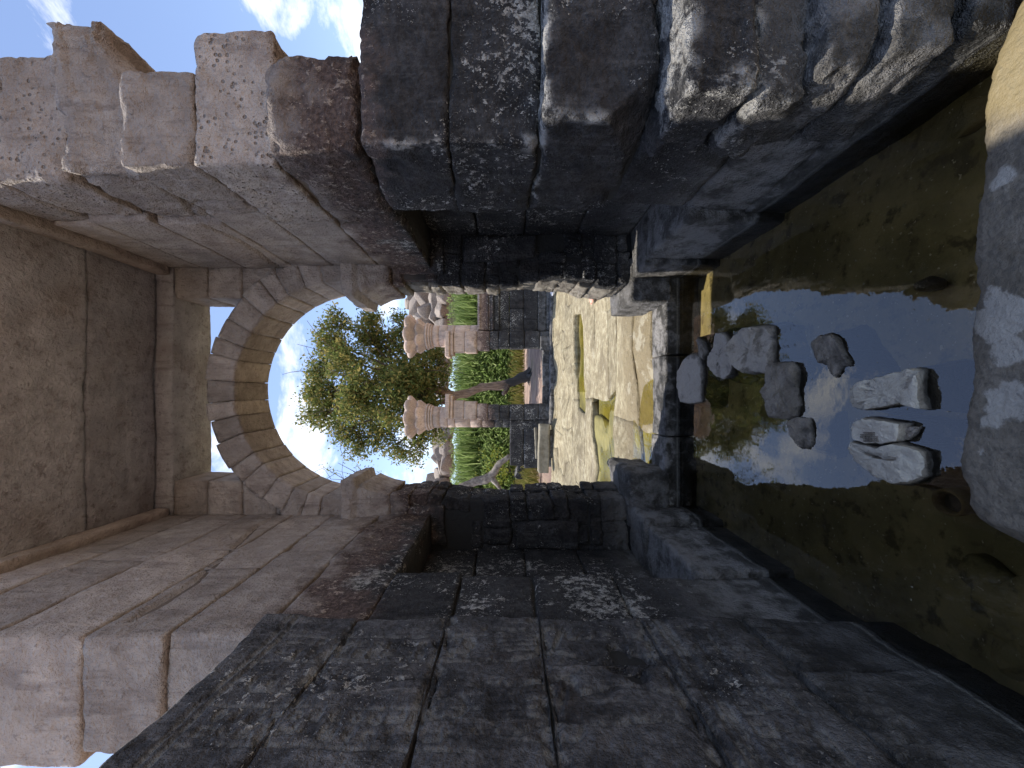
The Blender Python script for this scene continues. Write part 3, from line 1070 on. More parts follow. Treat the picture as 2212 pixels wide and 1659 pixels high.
# ------------------------------------------------------------------ near left wall with carved reliefs
rw = thing('carved_wall', 'near blackened wall on the left with worn carved figures and signs', 'wall', (-1.3, 1.0, 0))
rg = np.random.default_rng(5)
L = []
# register lines and sign columns, plane coords (Y, z)
for zc in (2.62, 2.585, 0.90, 0.875, 0.86):
    L.append(([(0.9, zc), (1.80, zc)], 0.014, 0.012))
for yc in (1.12, 1.27, 1.50, 1.66):
    L.append(([(yc, 1.70), (yc, 2.56)], 0.012, 0.011))
for (a, b) in ((1.135, 1.26), (1.515, 1.65)):
    L += [(g, 0.0105, 0.011) for g in make_glyphs(rg, a, b, 1.72, 2.55, 0.062)]
# royal rings
for (yc, zc, hh) in ((1.38, 2.34, 0.13), (1.20, 1.50, 0.10)):
    L.append((ring_pts(yc, zc + hh, 0.045, 0.045, 10, math.pi, 0) + ring_pts(yc, zc - hh, 0.045, 0.045, 10, 0, -math.pi) + [(yc - 0.045, zc + hh)], 0.012, 0.013))
    L += [(g, 0.009, 0.010) for g in make_glyphs(rg, yc - 0.035, yc + 0.035, zc - hh, zc + hh, 0.055)]
# two striding figures, kilts and legs
for (yb, s) in ((1.60, 1.0), (1.28, 0.94)):
    zt = 1.72
    L.append((smooth_path([(yb - .10 * s, zt - .02), (yb - .09, zt - .18 * s), (yb - .04, zt - .30 * s), (yb - .07, zt - .46 * s), (yb - .05, zt - .72 * s), (yb - .12, zt - .78 * s)], 16).tolist(), 0.019, 0.020))
    L.append((smooth_path([(yb + .10 * s, zt - .02), (yb + .10, zt - .20 * s), (yb + .14, zt - .38 * s), (yb + .06, zt - .40 * s), (yb + .09, zt - .60 * s), (yb + .06, zt - .76 * s), (yb + .15, zt - .79 * s)], 18).tolist(), 0.019, 0.020))
    L.append((smooth_path([(yb - .06, zt - .30 * s), (yb + .05, zt - .34 * s), (yb + .14, zt - .38 * s)], 8).tolist(), 0.016, 0.016))
    for j in range(5):
        L.append(([(yb - .05 + j * .03, zt - .06), (yb - .03 + j * .035, zt - .29 * s)], 0.011, 0.011))
    L.append((ring_pts(yb, zt + .08, .05, .06, 14), 0.016, 0.015))
L += [(g, 0.011, 0.011) for g in make_glyphs(rg, 1.0, 1.78, 0.55, 0.84, 0.075)]
for j in range(16):
    L.append(([(1.0 + j * 0.05, 0.34), (1.0 + j * 0.05, 0.50)], 0.012, 0.011))
for (px, py) in [(1352, 1405), (1372, 1425), (1382, 1452), (1395, 1420), (1345, 1435)]:
    yy_, zz_ = on_wall(px, py, -1.05)
    L.append(([(yy_ - .015, zz_), (yy_ + .02, zz_ + .006)], 0.05, 0.075))
# broken, washed-out bed joints
for (zj, ya, yb) in ((1.455, 1.05, 1.80), (0.965, 1.05, 1.80), (1.882, 1.2, 1.8), (0.5, 1.0, 1.8), (2.31, 1.05, 1.7)):
    n_ = 26
    for k_ in range(n_):
        t_ = ya + (yb - ya) * k_ / n_
        if rg.uniform() < 0.6:
            L.append(([(t_, zj + rg.normal() * .012), (t_ + .03, zj + rg.normal() * .012)], rg.uniform(.012, .035), rg.uniform(.012, .035)))
rel = relief_fn(L, 0.008, 0.006, 0, 1, [1, 2])
heights = [-0.35] + CZ[0:5] + [2.745]
splits = {0: [0.25, 1.45, 1.81], 1: [0.25, 1.36, 1.80], 2: [0.25, 1.48, 1.81], 3: [0.25, 1.795], 4: [0.25, 1.40, 1.80], 5: [0.25, 1.805]}
for i in range(6):
    z0, z1 = heights[i], heights[i + 1]
    for a, b in zip(splits[i][:-1], splits[i][1:]):
        fine_y = 0.0085 if b > 1.2 else 0.03
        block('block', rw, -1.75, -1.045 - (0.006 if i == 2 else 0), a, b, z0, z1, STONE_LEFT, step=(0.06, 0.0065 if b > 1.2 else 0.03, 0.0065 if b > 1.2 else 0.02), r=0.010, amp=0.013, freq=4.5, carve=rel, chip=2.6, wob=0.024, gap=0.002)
block('core', rw, -1.68, -1.085, 0.3, 1.76, -0.25, 2.66, FILL, step=0.15, r=0.02, amp=0.01)

# ------------------------------------------------------------------ roof: ceiling slabs and lintel
roof = thing('roof', 'shaded stone ceiling slabs over the gateway ending in a carved lintel', 'roof', (0, 3.2, 4.9))
slab_lines = [([(-1.0, 2.62), (-0.2, 2.70), (0.5, 2.66), (1.0, 2.72)], 0.008, 0.006), ([(-0.9, 3.36), (-0.1, 3.30), (0.5, 3.42), (1.1, 3.34)], 0.009, 0.010),
              ([(0.25, 2.5), (0.30, 2.95)], 0.006, 0.005), ([(0.55, 3.08), (0.62, 3.55)], 0.006, 0.004)]
slab_lines += [(smooth_path([(-0.6, 2.6), (-0.5, 2.8), (-0.2, 2.86), (0.2, 2.82)], 12).tolist(), 0.010, 0.005), (smooth_path([(0.6, 3.5), (0.45, 3.3), (0.1, 3.22), (-0.4, 3.2)], 12).tolist(), 0.010, 0.005)]
slr = relief_fn(slab_lines, 0.01, 0.006, 2, -1, [0, 1])
block('slab', roof, -1.66, 1.72, 2.31, 3.02, 4.90, 5.14, STONE_ROOF, step=0.028, r=0.018, amp=0.012, carve=slr)
block('slab', roof, -1.66, 1.72, 3.02, 3.62, 4.905, 5.14, STONE_ROOF, step=0.028, r=0.014, amp=0.012, carve=slr)
rg = np.random.default_rng(8)
LL = [([(-1.1, 3.985), (1.1, 3.985)], 0.007, 0.007), ([(-1.1, 4.085), (1.1, 4.085)], 0.006, 0.006), ([(-1.1, 3.74), (1.1, 3.74)], 0.010, 0.008)]
LL += [(g, 0.006, 0.007) for g in make_glyphs(rg, -0.83, 0.90, 3.985, 4.085, 0.08)]
for xc in (-0.62, -0.2, 0.28, 0.62):
    LL.append((ring_pts(xc, 3.85, .06, .08, 14, -math.pi / 2, math.pi), 0.009, 0.007))
    LL.append(([(xc + .1, 3.77), (xc + .1, 3.95), (xc + .16, 3.95)], 0.009, 0.007))
ltr = relief_fn(LL, 0.008, 0.006, 2, -1, [0, 1])
block('lintel', roof, -1.64, 1.70, 3.63, 4.11, 4.765, 5.13, STONE_ROOF, step=(0.012, 0.011, 0.05), r=0.012, amp=0.006, carve=ltr, wob=0.006)

# ------------------------------------------------------------------ the arch in the gate
AX, AZ, AR = 0.02, 3.12, 1.007
arch = thing('gate_arch', 'round stone arch on rubble jambs closing the far end of the gateway', 'arch', (0, 3.8, 0))
rg = np.random.default_rng(21)
NV = 19
wd = rg.uniform(0.75, 1.25, NV)
ang = np.concatenate([[0], np.cumsum(wd)]) / wd.sum() * math.pi
for i in range(NV):
    a0, a1 = ang[i], ang[i + 1]
    thick = 0.262 + rg.uniform(-0.012, 0.03)
    yf = 3.55 + rg.uniform(-0.012, 0.012)

    def polar(p, a0=a0):
        th = p[:, 0] / AR
        r = p[:, 2]
        return np.stack([AX + r * np.cos(th), p[:, 1], AZ + r * np.sin(th)], -1)
    block('voussoir', arch, a0 * AR, a1 * AR, yf, 4.06, AR, AR + thick, STONE, step=(0.03, 0.05, 0.03), r=0.005, amp=0.006, warp=polar, wob=0.0, gap=0.0012, chip=0.8)
th = np.linspace(-0.02, math.pi + 0.02, 60)
prof = [(AR + 0.02, 3.585), (AR + 0.24, 3.585), (AR + 0.24, 4.03), (AR + 0.02, 4.03)]
V = np.concatenate([np.stack([AX + r * np.cos(th), np.full(60, yy), AZ + r * np.sin(th)], -1) for r, yy in prof])
ii = np.arange(59)
q = np.concatenate([np.stack([k * 60 + ii, k * 60 + ii + 1, ((k + 1) % 4) * 60 + ii + 1, ((k + 1) % 4) * 60 + ii], -1) for k in range(4)])
obj('mortar', mesh_from('mortar', V, q, FILL), arch)
# masonry beside the ring
for s in (1, -1):
    edge = [(3.125, 3.45, 1.10), (3.45, 3.80, 1.03), (3.80, 4.12, 0.88), (4.12, 4.45, 0.865), (4.45, 4.762, 0.86)]
    for z0, z1, xi in edge:
        xi = xi + (0.03 if s > 0 else -0.03)
        b = (xi, 1.7) if s > 0 else (-1.7, -xi)
        block('block', arch, *b, 3.64, 4.04, z0, z1, STONE, step=0.035, r=0.012, amp=0.01)

    def moulded(p, s=s):
        q = p.copy()
        t = np.clip((p[:, 2] - 2.68) / 0.44, 0, 1)
        lip = np.where(t > 0.72, 1.0, np.where(t > 0.62, 0.45, 0.12 + 0.55 * np.clip(t / 0.62, 0, 1) ** 2))
        inner = np.clip(1 - (np.abs(p[:, 0] - AX) - 0.80) / 0.5, 0, 1)
        q[:, 0] = AX + (p[:, 0] - AX) + s * (1 - lip) * 0.17 * inner
        front = np.clip((3.62 - p[:, 1]) / 0.1, 0, 1)
        q[:, 1] += front * (1 - lip) * 0.07
        return q
    b = (0.85, 1.42) if s > 0 else (-1.40, -0.79)
    block('impost', arch, *b, 3.47, 4.10, 2.68, 3.12, STONE, step=0.024, r=0.02, amp=0.012, chip=1.6, warp=moulded, wob=0.008)
# rubble jambs: small burnt-looking stones in rough courses bedded in mortar
for s in (1, -1):
    xin, xout = (1.03, 1.56) if s > 0 else (0.985, 1.56)
    z = 0.47
    while z < 2.66:
        h = min(rg.uniform(0.11, 0.25), 2.68 - z)
        if 2.68 - (z + h) < 0.09:
            h = 2.68 - z
        for (ya, yb) in ((3.60, 3.70 if s > 0 else 3.84), (3.705 if s > 0 else 3.845, 4.07)):
            x = xin
            while x < xout - 0.01:
                w = rg.uniform(0.10, 0.29)
                if xout - (x + w) < 0.08:
                    w = xout - x
                pro = rg.uniform(-0.03, 0.03)
                inn = rg.uniform(-0.02, 0.03) if x == xin else 0
                a, b = (x - inn, x + w) if s > 0 else (-(x + w), -(x - inn))
                block('stone', arch, a, b, ya + (pro if ya < 3.7 else 0), yb, z + rg.uniform(-.012, .012), z + h + rg.uniform(-.012, .012), STONE_RUBBLE if s > 0 and ya > 3.65 else STONE_ROUGH, step=0.024, r=0.016, amp=0.03, freq=9, chip=1.9, gap=0.004, wob=0.05)
                x += w
        z += h
    a, b = (1.06, 1.7) if s > 0 else (-1.7, -1.02)
    block('mortar', arch, a, b, 3.622, 4.03, 0.3, 2.70, FILL, step=0.03, r=0.02, amp=0.014, freq=9)
# remaining plaster on the jambs
pl = [(1.10, 1.46, 2.16, 2.66), (-1.45, -1.08, 2.18, 2.66), (1.24, 1.46, 1.35, 1.98), (-1.46, -1.20, 0.95, 1.55)]
for x0, x1, z0, z1 in pl:
    block('plaster', arch, x0, x1, 3.565, 3.62, z0, z1, STONE, step=0.024, r=0.02, amp=0.014, freq=5, chip=2, wob=0.05)

# threshold and pivot blocks
th = thing('threshold', 'dark stone door sill between pool and sunlit court', 'threshold', (0, 3.7, 0))
for a, b in ((-1.10, -0.42), (-0.42, 0.35), (0.35, 1.12)):
    block('sill_stone', th, a, b, 3.575 + 0.004 * a, 3.90, -0.35, 0.142, STONE, step=0.025, r=0.014, amp=0.009)
o = block('pivot_block', None, 0.83, 1.26, 3.52, 4.22, 0.10, 0.475, STONE, step=0.025, r=0.022, amp=0.012)
tag(o, 'squared stone standing on the sill at the right jamb, sunlit on top', 'stone block')
o = block('pivot_block', None, -1.26, -0.72, 3.50, 4.25, 0.11, 0.49, STONE_ROUGH, step=0.025, r=0.05, amp=0.03, chip=1.8, freq=4)
tag(o, 'rough grey stone standing on the sill at the left jamb', 'stone block')

# ------------------------------------------------------------------ rock ledge underfoot
edge = [(2232, -60), (2190, 40), (2152, 170), (2132, 290), (2120, 480), (2118, 640), (2102, 750), (2092, 880), (2086, 1010), (2096, 1085), (2140, 1135), (2200, 1175), (2300, 1240)]
ex = np.array([on_water(a, b)[0] for a, b in edge])
ey = np.array([on_water(a, b)[1] for a, b in edge])
o_ = np.argsort(ex)
ex, ey = ex[o_], ey[o_]
xs = np.linspace(-0.75, 1.75, 300)
ts = np.concatenate([np.linspace(-0.10, 0.25, 70), np.linspace(0.27, 3.0, 45)])
Xg, Tg = np.meshgrid(xs, ts, indexing='ij')
Eg = np.interp(Xg, ex, ey)
Eg = Eg + 0.012 * fbm(np.stack([Xg.ravel() * 24, 0 * Xg.ravel(), 3 + 0 * Xg.ravel()], -1), 78, 4, 0.6).reshape(Xg.shape) + 0.012 * vnoise(np.stack([Xg.ravel() * 9, 0 * Xg.ravel(), 0 * Xg.ravel()], -1), 77).reshape(Xg.shape)
Yg = Eg - Tg
Zg = np.where(Tg < 0, Tg * 1.6, 0.042 * (1 - np.exp(-np.clip(Tg, 0, None) / 0.018)) + 0.02 * np.clip(Tg, 0, 1))
Zg = Zg + 0.018 * fbm(np.stack([Xg.ravel() * 4, Yg.ravel() * 4, 0 * Xg.ravel()], -1), 31, 5).reshape(Xg.shape) * np.clip(Tg / 0.06 + 0.3, 0, 1)
side = np.clip((-0.42 - Xg) / 0.3, 0, 1)
Zg = Zg - side * 0.25
I = np.arange(Xg.size).reshape(Xg.shape)
q = np.stack([I[:-1, :-1], I[:-1, 1:], I[1:, 1:], I[1:, :-1]], -1).reshape(-1, 4)
ledge = obj('rock_ledge', mesh_from('rock_ledge', np.stack([Xg.ravel(), Yg.ravel(), Zg.ravel()], -1), q, LEDGE))
tag(ledge, 'flat wet grey rock ledge with pale dried patches along the near edge of the pool', 'rock ledge')

# ------------------------------------------------------------------ stones standing in the pool
def outline_stone(pts, h, seed, tilt=(0, 0), rough=0.012, flare=0.02, crack=None, shrink=1.0):
    """stone from the outline of its upper rim: uneven top, broken sides running down to the bed"""
    P = np.array([on_water(a, b, h)[:2] for a, b in pts])
    c = P.mean(0)
    P = c + (P - c) * shrink
    n = 96
    a = np.arctan2(P[:, 1] - c[1], P[:, 0] - c[0])
    o = np.argsort(a)
    P = P[o]
    Q = np.concatenate([P, P[:1]])
    seg = np.linalg.norm(np.diff(Q, axis=0), axis=1)
    t = np.concatenate([[0], np.cumsum(seg)])
    tt = np.linspace(0, t[-1], n, endpoint=False)
    R = np.stack([np.interp(tt, t, Q[:, 0]), np.interp(tt, t, Q[:, 1])], -1)
    size = np.ptp(R, axis=0).max()
    rings = [(0.04, 0), (0.25, 0), (0.45, 0), (0.62, 0), (0.76, 0), (0.87, 0), (0.94, -0.002), (0.98, -0.007), (1.0, -0.02), (1.01, -0.04)]
    V = []
    for k, dz in rings:
        V.append(np.concatenate([c + (R - c) * k, np.full((n, 1), h + dz)], 1))
    for k in np.linspace(0, 1, 9)[1:]:
        V.append(np.concatenate([c + (R - c) * (1.01 + flare * k / size * 4), np.full((n, 1), (h - 0.04) * (1 - k) + -0.19 * k)], 1))
    V = np.concatenate(V)
    m = len(V) // n
    rel = V[:, :2] - c
    top = np.clip((V[:, 2] - (h - 0.06)) / 0.05, 0, 1)
    nz_ = fbm(V * 16 + seed, seed, 5, 0.6)
    fac = np.round(fbm(V * 9 + seed * 2, seed + 9, 2) * 4) / 3
    V[:, 2] += top * (rel[:, 0] * tilt[0] + rel[:, 1] * tilt[1] + rough * nz_ + rough * 0.8 * fac)
    out = rel / np.maximum(np.linalg.norm(rel, axis=1, keepdims=True), 1e-6)
    sidew = 1 - top * 0.6
    V[:, :2] += out * (sidew * (rough * 0.9 * fbm(V * 13 + 7 + seed, seed + 3, 4, 0.6) + rough * 0.9 * fac))[:, None] * (np.linalg.norm(rel, axis=1) > 0.3 * size * 0.4)[:, None]
    if crack:
        for line in crack:
            L2 = [on_water(a_, b_, h)[:2] for a_, b_ in line]
            V[:, 2] += top * line_groove(V[:, :2], L2, 0.008, 0.03)
    a_ = np.arange(n)
    b_ = (a_ + 1) % n
    q = np.concatenate([np.stack([k * n + a_, k * n + b_, (k + 1) * n + b_, (k + 1) * n + a_], -1) for k in range(m - 1)])[:, ::-1]
    V = np.concatenate([V, [[c[0], c[1], V[:n, 2].mean()]]])
    tri = np.stack([np.full(n, len(V) - 1), a_, b_], -1)
    return V, [q, tri]


# (outline in the picture, height above water, material, tilt, label)
pool = [
    ([(1466, 800), (1474, 780), (1490, 766), (1508, 768), (1511, 800), (1510, 840), (1508, 870), (1490, 872), (1470, 869), (1465, 835)], 0.045, ROCK_GREY, (0, 0.1), 'flat pale stone lying against the sill, farthest in the pool', None),
    ([(1503, 735), (1508, 728), (1516, 738), (1522, 758), (1518, 776), (1508, 772), (1505, 755)], 0.03, ROCK_BROWN, (0, 0), 'smallest dark stone beside the flat pale stone at the sill', None),
    ([(1545, 713), (1556, 712), (1568, 722), (1577, 745), (1578, 790), (1572, 815), (1558, 826), (1540, 812), (1530, 795), (1530, 770), (1541, 748)], 0.05, ROCK_GREY, (0, 0.12), 'narrow pinkish grey stone, second from the sill', None),
    ([(1610, 704), (1630, 703), (1655, 706), (1660, 740), (1658, 780), (1652, 808), (1625, 812), (1600, 810), (1582, 785), (1577, 750), (1590, 722)], 0.06, ROCK_GREY, (0.1, 0.25), 'broad rounded grey stone beside the narrow pinkish one', None),
    ([(1658, 785), (1668, 779), (1700, 780), (1708, 800), (1712, 840), (1714, 880), (1706, 903), (1690, 912), (1660, 908), (1652, 880), (1653, 830)], 0.055, ROCK_BROWN, (0, 0.2), 'long squared brown-grey stone in the middle of the pool', None),
    ([(1705, 912), (1722, 901), (1744, 904), (1750, 930), (1751, 960), (1742, 972), (1728, 972), (1712, 945), (1704, 925)], 0.02, ROCK_BROWN, (0, 0.2), 'small dark wedge of stone touching the end of the long squared stone', None),
    ([(1752, 745), (1768, 725), (1790, 715), (1806, 730), (1815, 755), (1830, 780), (1833, 793), (1818, 792), (1810, 800), (1802, 818), (1789, 812), (1783, 795), (1765, 782), (1757, 765)], 0.02, ROCK_BROWN, (0, 0), 'lone brown stone with a broken tip standing apart on the right of the pool', None),
    ([(1830, 880), (1829, 862), (1838, 840), (1856, 825), (1900, 812), (1960, 795), (1974, 800), (1980, 830), (1983, 860), (1982, 885), (1940, 872), (1900, 882), (1860, 888)], 0.05, ROCK_WHITE, (0.0, 0.0), 'long white-topped stone with two cracks in the near pool', [[(1880, 812), (1868, 850), (1858, 888)], [(1972, 800), (1945, 840), (1938, 880)]]),
    ([(1840, 912), (1860, 905), (1878, 905), (1920, 912), (1940, 916), (1938, 940), (1935, 954), (1900, 960), (1865, 958), (1840, 950), (1836, 930)], 0.05, ROCK_WHITE, (0, 0), 'white-topped stone with a small carved grid pattern', None),
    ([(1830, 970), (1836, 952), (1860, 962), (1895, 968), (1925, 960), (1960, 965), (1985, 975), (1992, 1000), (1990, 1030), (1960, 1042), (1920, 1046), (1880, 1030), (1850, 1010), (1832, 990)], 0.045, ROCK_WHITE, (0.1, 0), 'largest white-topped broken stone, leftmost in the near pool', [[(1845, 965), (1880, 985), (1930, 992)]]),
    ([(1940, 950), (1938, 935), (1955, 920), (1984, 920), (1975, 938), (1958, 954)], 0.02, ROCK_BROWN, (0, 0), 'small flat brown chip between the two large white stones and the ledge', None),
]
for i, (pts, hgt, mat, tilt, lab, crack) in enumerate(pool):
    v, f = outline_stone(pts, hgt, 40 + i, tilt, 0.019 if i not in (3, 6) else 0.022, 0.02, crack, 0.92 if i in (2, 3, 4) else 1.0)
    o = tag(obj('pool_stone', mesh_from('pool_stone', v, f, mat)), lab, 'stone', 'stones standing in the pool')
    if i == 8:
        # carved grid on its top
        parts = []
        for a in range(6):
            for b in range(5):
                if (a, b) in ((0, 4), (5, 0), (0, 0), (5, 1), (0, 3)):
                    continue
                c0 = on_water(1863 + a * 6.5, 935 + b * 4.4, hgt)
                vv, qq = block_verts(c0[0] - .003, c0[0] + .003, c0[1] - .0045, c0[1] + .0045, hgt - 0.012, hgt + 0.0075, step=0.01, r=0.0008, amp=0.0, wob=0, gap=0)
                parts.append((vv, [qq]))
        v2, f2 = merge(parts)
        g = obj('carved_grid', mesh_from('carved_grid', v2, f2, ROCK_BROWN), o)
        g['kind'] = 'stuff'

sunk = [((2034, 2062, 914, 943), 'small pale block lying under water in front of the white stones'),
        ((1985, 2000, 600, 625), 'little sunken stone nearest the ledge on the right')]
for i, (bx, lab) in enumerate(sunk):
    p0 = on_water((bx[0] + bx[1]) / 2, (bx[2] + bx[3]) / 2, -0.07)
    v, q = rock_verts((0.06, 0.055, 0.10), n=10, cuts=6, seed=90 + i, power=4)
    v += np.array([p0[0], p0[1], -0.10])
    tag(obj('sunken_stone', mesh_from('sunken_stone', v, q, ROCK_GREY)), lab, 'stone', 'stones under the water')
# angular slabs under water by the near left corner
for i, (px, py, s, lab) in enumerate([(2150, 1330, 0.16, 'sunken slab nearest the carved wall'), (2185, 1420, 0.15, 'sunken slab in the bottom left of the pool'),
                                      (2120, 1250, 0.12, 'sunken brown slab left of the ledge'), (2090, 240, 0.13, 'sunken slab at the foot of the right wall'),
                                      (2200, 1290, 0.11, 'sunken dark slab against the left end of the ledge')]):
    p0 = on_water(px, py, -0.10)
    v, q = rock_verts((s * 1.3, s, 0.12), n=12, cuts=7, seed=120 + i, power=5)
    v = rot_z(v, 0.6 * i) + np.array([p0[0], p0[1], -0.15])
    tag(obj('sunken_slab', mesh_from('sunken_slab', v, q, BED)), lab, 'stone', 'stones under the water')
# rim of a round vessel lying on the bed
p0 = on_water(2050, 1086, -0.05)
v, f = lathe([(0.030, -0.08), (0.036, -0.06), (0.037, -0.02), (0.040, 0.0), (0.045, 0.004), (0.050, 0.0), (0.052, -0.03), (0.050, -0.09)], 32)
v = rot_xyz(v, 0.12, -0.1, 0)
v += np.array([p0[0], p0[1], -0.045])
RIM = simple('clay_rim', (0.10, 0.075, 0.032), (0.20, 0.155, 0.075), 20)
t = thing('round_vessel', 'round brown rim of a vessel sunken beside the ledge', 'pot', (p0[0], p0[1], -0.15))
obj('rim', mesh_from('rim', v, f[0], RIM), t)
v, f = lathe([(0.0365, -0.07), (0.0365, -0.055)], 24)
v += np.array([p0[0], p0[1], -0.02])
obj('silt', mesh_from('silt', v, f, MORTAR), t)

rg = np.random.default_rng(19)
n = 90
P = np.stack([rg.uniform(-0.95, 1.05, n), rg.uniform(1.35, 3.4, n), np.full(n, 0.0015)], -1)
a = rg.uniform(0, math.pi, n)
d = np.stack([np.cos(a), np.sin(a), 0 * a], -1) * rg.uniform(0.002, 0.007, (n, 1))
e = np.stack([-np.sin(a), np.cos(a), 0 * a], -1) * rg.uniform(0.001, 0.003, (n, 1))
up = np.array([0, 0, 0.0015])
V = np.stack([P - d, P + e, P + d, P - e, P + up], 1).reshape(-1, 3)
b = (np.arange(n) * 5)[:, None]
F = np.concatenate([b + np.array([[0, 1, 4]]), b + np.array([[1, 2, 4]]), b + np.array([[2, 3, 4]]), b + np.array([[3, 0, 4]])])
tag(obj('floating_debris', mesh_from('floating_debris', V, F[:, ::-1], simple('dry_bits', (0.12, 0.10, 0.06), (0.40, 0.36, 0.26), 40))), 'scattered pale bits floating on the pool', 'debris', kind='stuff')

# ------------------------------------------------------------------ courtyard: columns
def bell_part(cx, cy, v, f, parent):
    return obj('capital', mesh_from('capital', v + np.array([cx, cy, 0]), f, STONE_YARD), parent)


def capital(parent, cx, cy, zt, R):
    """papyrus bundle capital: fluted neck, rings, two tiers of opened umbels"""
    def add(nm, V, Fc, mat=STONE_YARD, smooth=True, par=None):
        return obj(nm, mesh_from(nm, V + np.array([cx, cy, 0]), Fc, mat, smooth), par or parent)
    v, f = lathe([(0.355, zt - 1.12), (0.36, zt - 1.0), (0.365, zt - 0.86)], 96, lambda t, z: 1 - 0.055 * np.abs(np.sin(t * 12)) ** 0.6)
    add('fluted_neck', v, f)
    for k, (z, r) in enumerate([(zt - 0.85, 0.40), (zt - 0.775, 0.43), (zt - 0.70, 0.46)]):
        v, f = lathe([(r - 0.05, z - 0.035), (r - 0.008, z - 0.03), (r, z), (r - 0.008, z + 0.03), (r - 0.05, z + 0.04)], 48, lambda t, z: 1 - 0.02 * np.abs(np.sin(t * 8)))
        add('ring', v, f)
    prof = [(0.34, zt - 0.9), (0.40, zt - 0.66), (0.44, zt - 0.45), (0.52, zt - 0.25), (0.60, zt - 0.12), (0.60, zt - 0.10)]
    v, f = lathe(prof, 48)
    bell = bell_part(cx, cy, v, f, parent)

    def umbel(a, half, prof, scallop, dip):
        """one lobe of a tier: outline swept through its sector, hollow towards its neighbours"""
        nu = 11
        U = np.linspace(-1, 1, nu)
        V = []
        zlo, zhi = prof[0][1], max(p[1] for p in prof)
        for u in U:
            for (r, z) in prof:
                w = np.clip((z - zlo) / (zhi - zlo), 0, 1)
                k = 1 - scallop * abs(u) ** 2.6 * (0.25 + 0.75 * w)
                V.append((r * k * math.cos(a + half * u), r * k * math.sin(a + half * u), z - dip * abs(u) ** 2.6 * w))
        m_ = len(prof)
        I = np.arange(nu * m_).reshape(nu, m_)
        q = np.stack([I[:-1, :-1], I[1:, :-1], I[1:, 1:], I[:-1, 1:]], -1).reshape(-1, 4)
        return np.array(V), [q]
    for k in range(8):
        a = k * math.pi / 4 + math.pi / 8
        v, f = umbel(a, math.pi / 8, [(0.40, zt - 0.68), (0.45, zt - 0.60), (0.53, zt - 0.50), (0.595, zt - 0.43), (0.605, zt - 0.40), (0.59, zt - 0.375), (0.50, zt - 0.37), (0.40, zt - 0.38)], 0.17, 0.05)
        add('lower_umbel', v, f, par=bell)
    for k in range(8):
        a = k * math.pi / 4
        v, f = umbel(a, math.pi / 8, [(0.42, zt - 0.46), (0.46, zt - 0.38), (0.54, zt - 0.29), (0.65, zt - 0.20), (R - 0.01, zt - 0.125), (R, zt - 0.085), (R - 0.015, zt - 0.04), (R - 0.07, zt - 0.01), (R - 0.2, zt + 0.005), (0.30, zt + 0.01)], 0.15, 0.07)
        add('upper_umbel', v, f, par=bell)
    v, f = lathe([(0.42, zt - 0.12), (0.42, zt + 0.02), (0.30, zt + 0.03), (0.1, zt + 0.035)], 32)
    add('crown_stone', v, f)


def shaft(parent, cx, cy, r, joints):
    for a, b in zip(joints[:-1], joints[1:]):
        v, f = lathe([(r - 0.012, a + 0.004), (r, a + 0.016), (r * 1.0, (a + b) / 2), (r, b - 0.016), (r - 0.012, b - 0.004)], 36)
        v = v + 0.008 * np.stack([vnoise(v * 4 + a, 5), vnoise(v * 4 + 9 + a, 6), 0 * v[:, 0]], -1)
        obj('drum', mesh_from('drum', v + np.array([cx, cy, 0]), f, STONE_YARD), parent)


K = 13.0 / FPX
rc = thing('column', 'right column with flaring flower capital, joined to a screen wall', 'column', (1.885, 13.0, 0.1))
capital(rc, 1.885, 13.0, 4.99, 0.74)
shaft(rc, 1.885, 13.0, 0.37, [0.1, 0.58, 1.05, 1.50, 1.95, 2.40, 2.85, 3.35, 3.60, 3.87])
YB = dict(step=0.05, r=0.012, amp=0.008, wob=0.01)
block('door_cornice', rc, 1.13, 1.98, 12.36, 12.95, 3.47, 3.63, STONE_YARD, **YB)
block('door_cornice', rc, 1.20, 1.97, 12.42, 12.95, 3.36, 3.47, STONE_YARD, **YB)
block('jamb_block', rc, 1.30, 1.96, 12.48, 12.95, 3.0, 3.36, STONE_YARD, **YB)
block('jamb_block', rc, 1.28, 1.98, 12.46, 12.95, 2.60, 3.0, STONE_YARD, **YB)
block('jamb_niche', rc, 1.42, 1.72, 12.43, 12.50, 2.66, 2.92, STONE_YARD, **YB)
zj = [0.12, 0.55, 1.05, 1.54, 1.90, 2.18, 2.60]
for i, (a, b) in enumerate(zip(zj[:-1], zj[1:])):
    block('jamb_block', rc, [1.46, 1.44, 1.42, 1.44, 1.42, 1.36][i], 1.99, 12.48, 12.95, a, b, STONE_YARD, step=0.045, r=0.02, amp=0.016, chip=1.6)
block('base_block', rc, 1.36, 1.80, 12.22, 12.5, 0.12, 0.56, STONE_YARD, step=0.05, r=0.02, amp=0.012)

sw = thing('screen_wall', 'dark coursed screen wall with a toothed cornice right of the right column', 'wall', (3.1, 12.9, 0.1))
zs = [0.10, 0.34, 0.62, 1.07, 1.54, 1.87]
for i, (a, b) in enumerate(zip(zs[:-1], zs[1:])):
    cuts = [2.0, 2.75, 3.4, 4.6] if i % 2 else [2.0, 2.4, 3.5, 4.6]
    for c, d in zip(cuts[:-1], cuts[1:]):
        block('block', sw, c, d, 12.66 - (0.06 if i < 2 else 0), 13.2, a, b, STONE_YARD, **YB)
for (z0, z1, yf) in ((1.87, 2.06, 12.60), (2.06, 2.17, 12.55), (2.22, 2.60, 12.58)):
    block('cornice_course', sw, 2.02, 4.6, yf, 13.2, z0, z1, STONE_YARD, **YB)
v, f = tube([(2.02, 12.60, 2.195), (3.2, 12.60, 2.195), (4.6, 12.60, 2.195)], [0.035] * 3, 10)
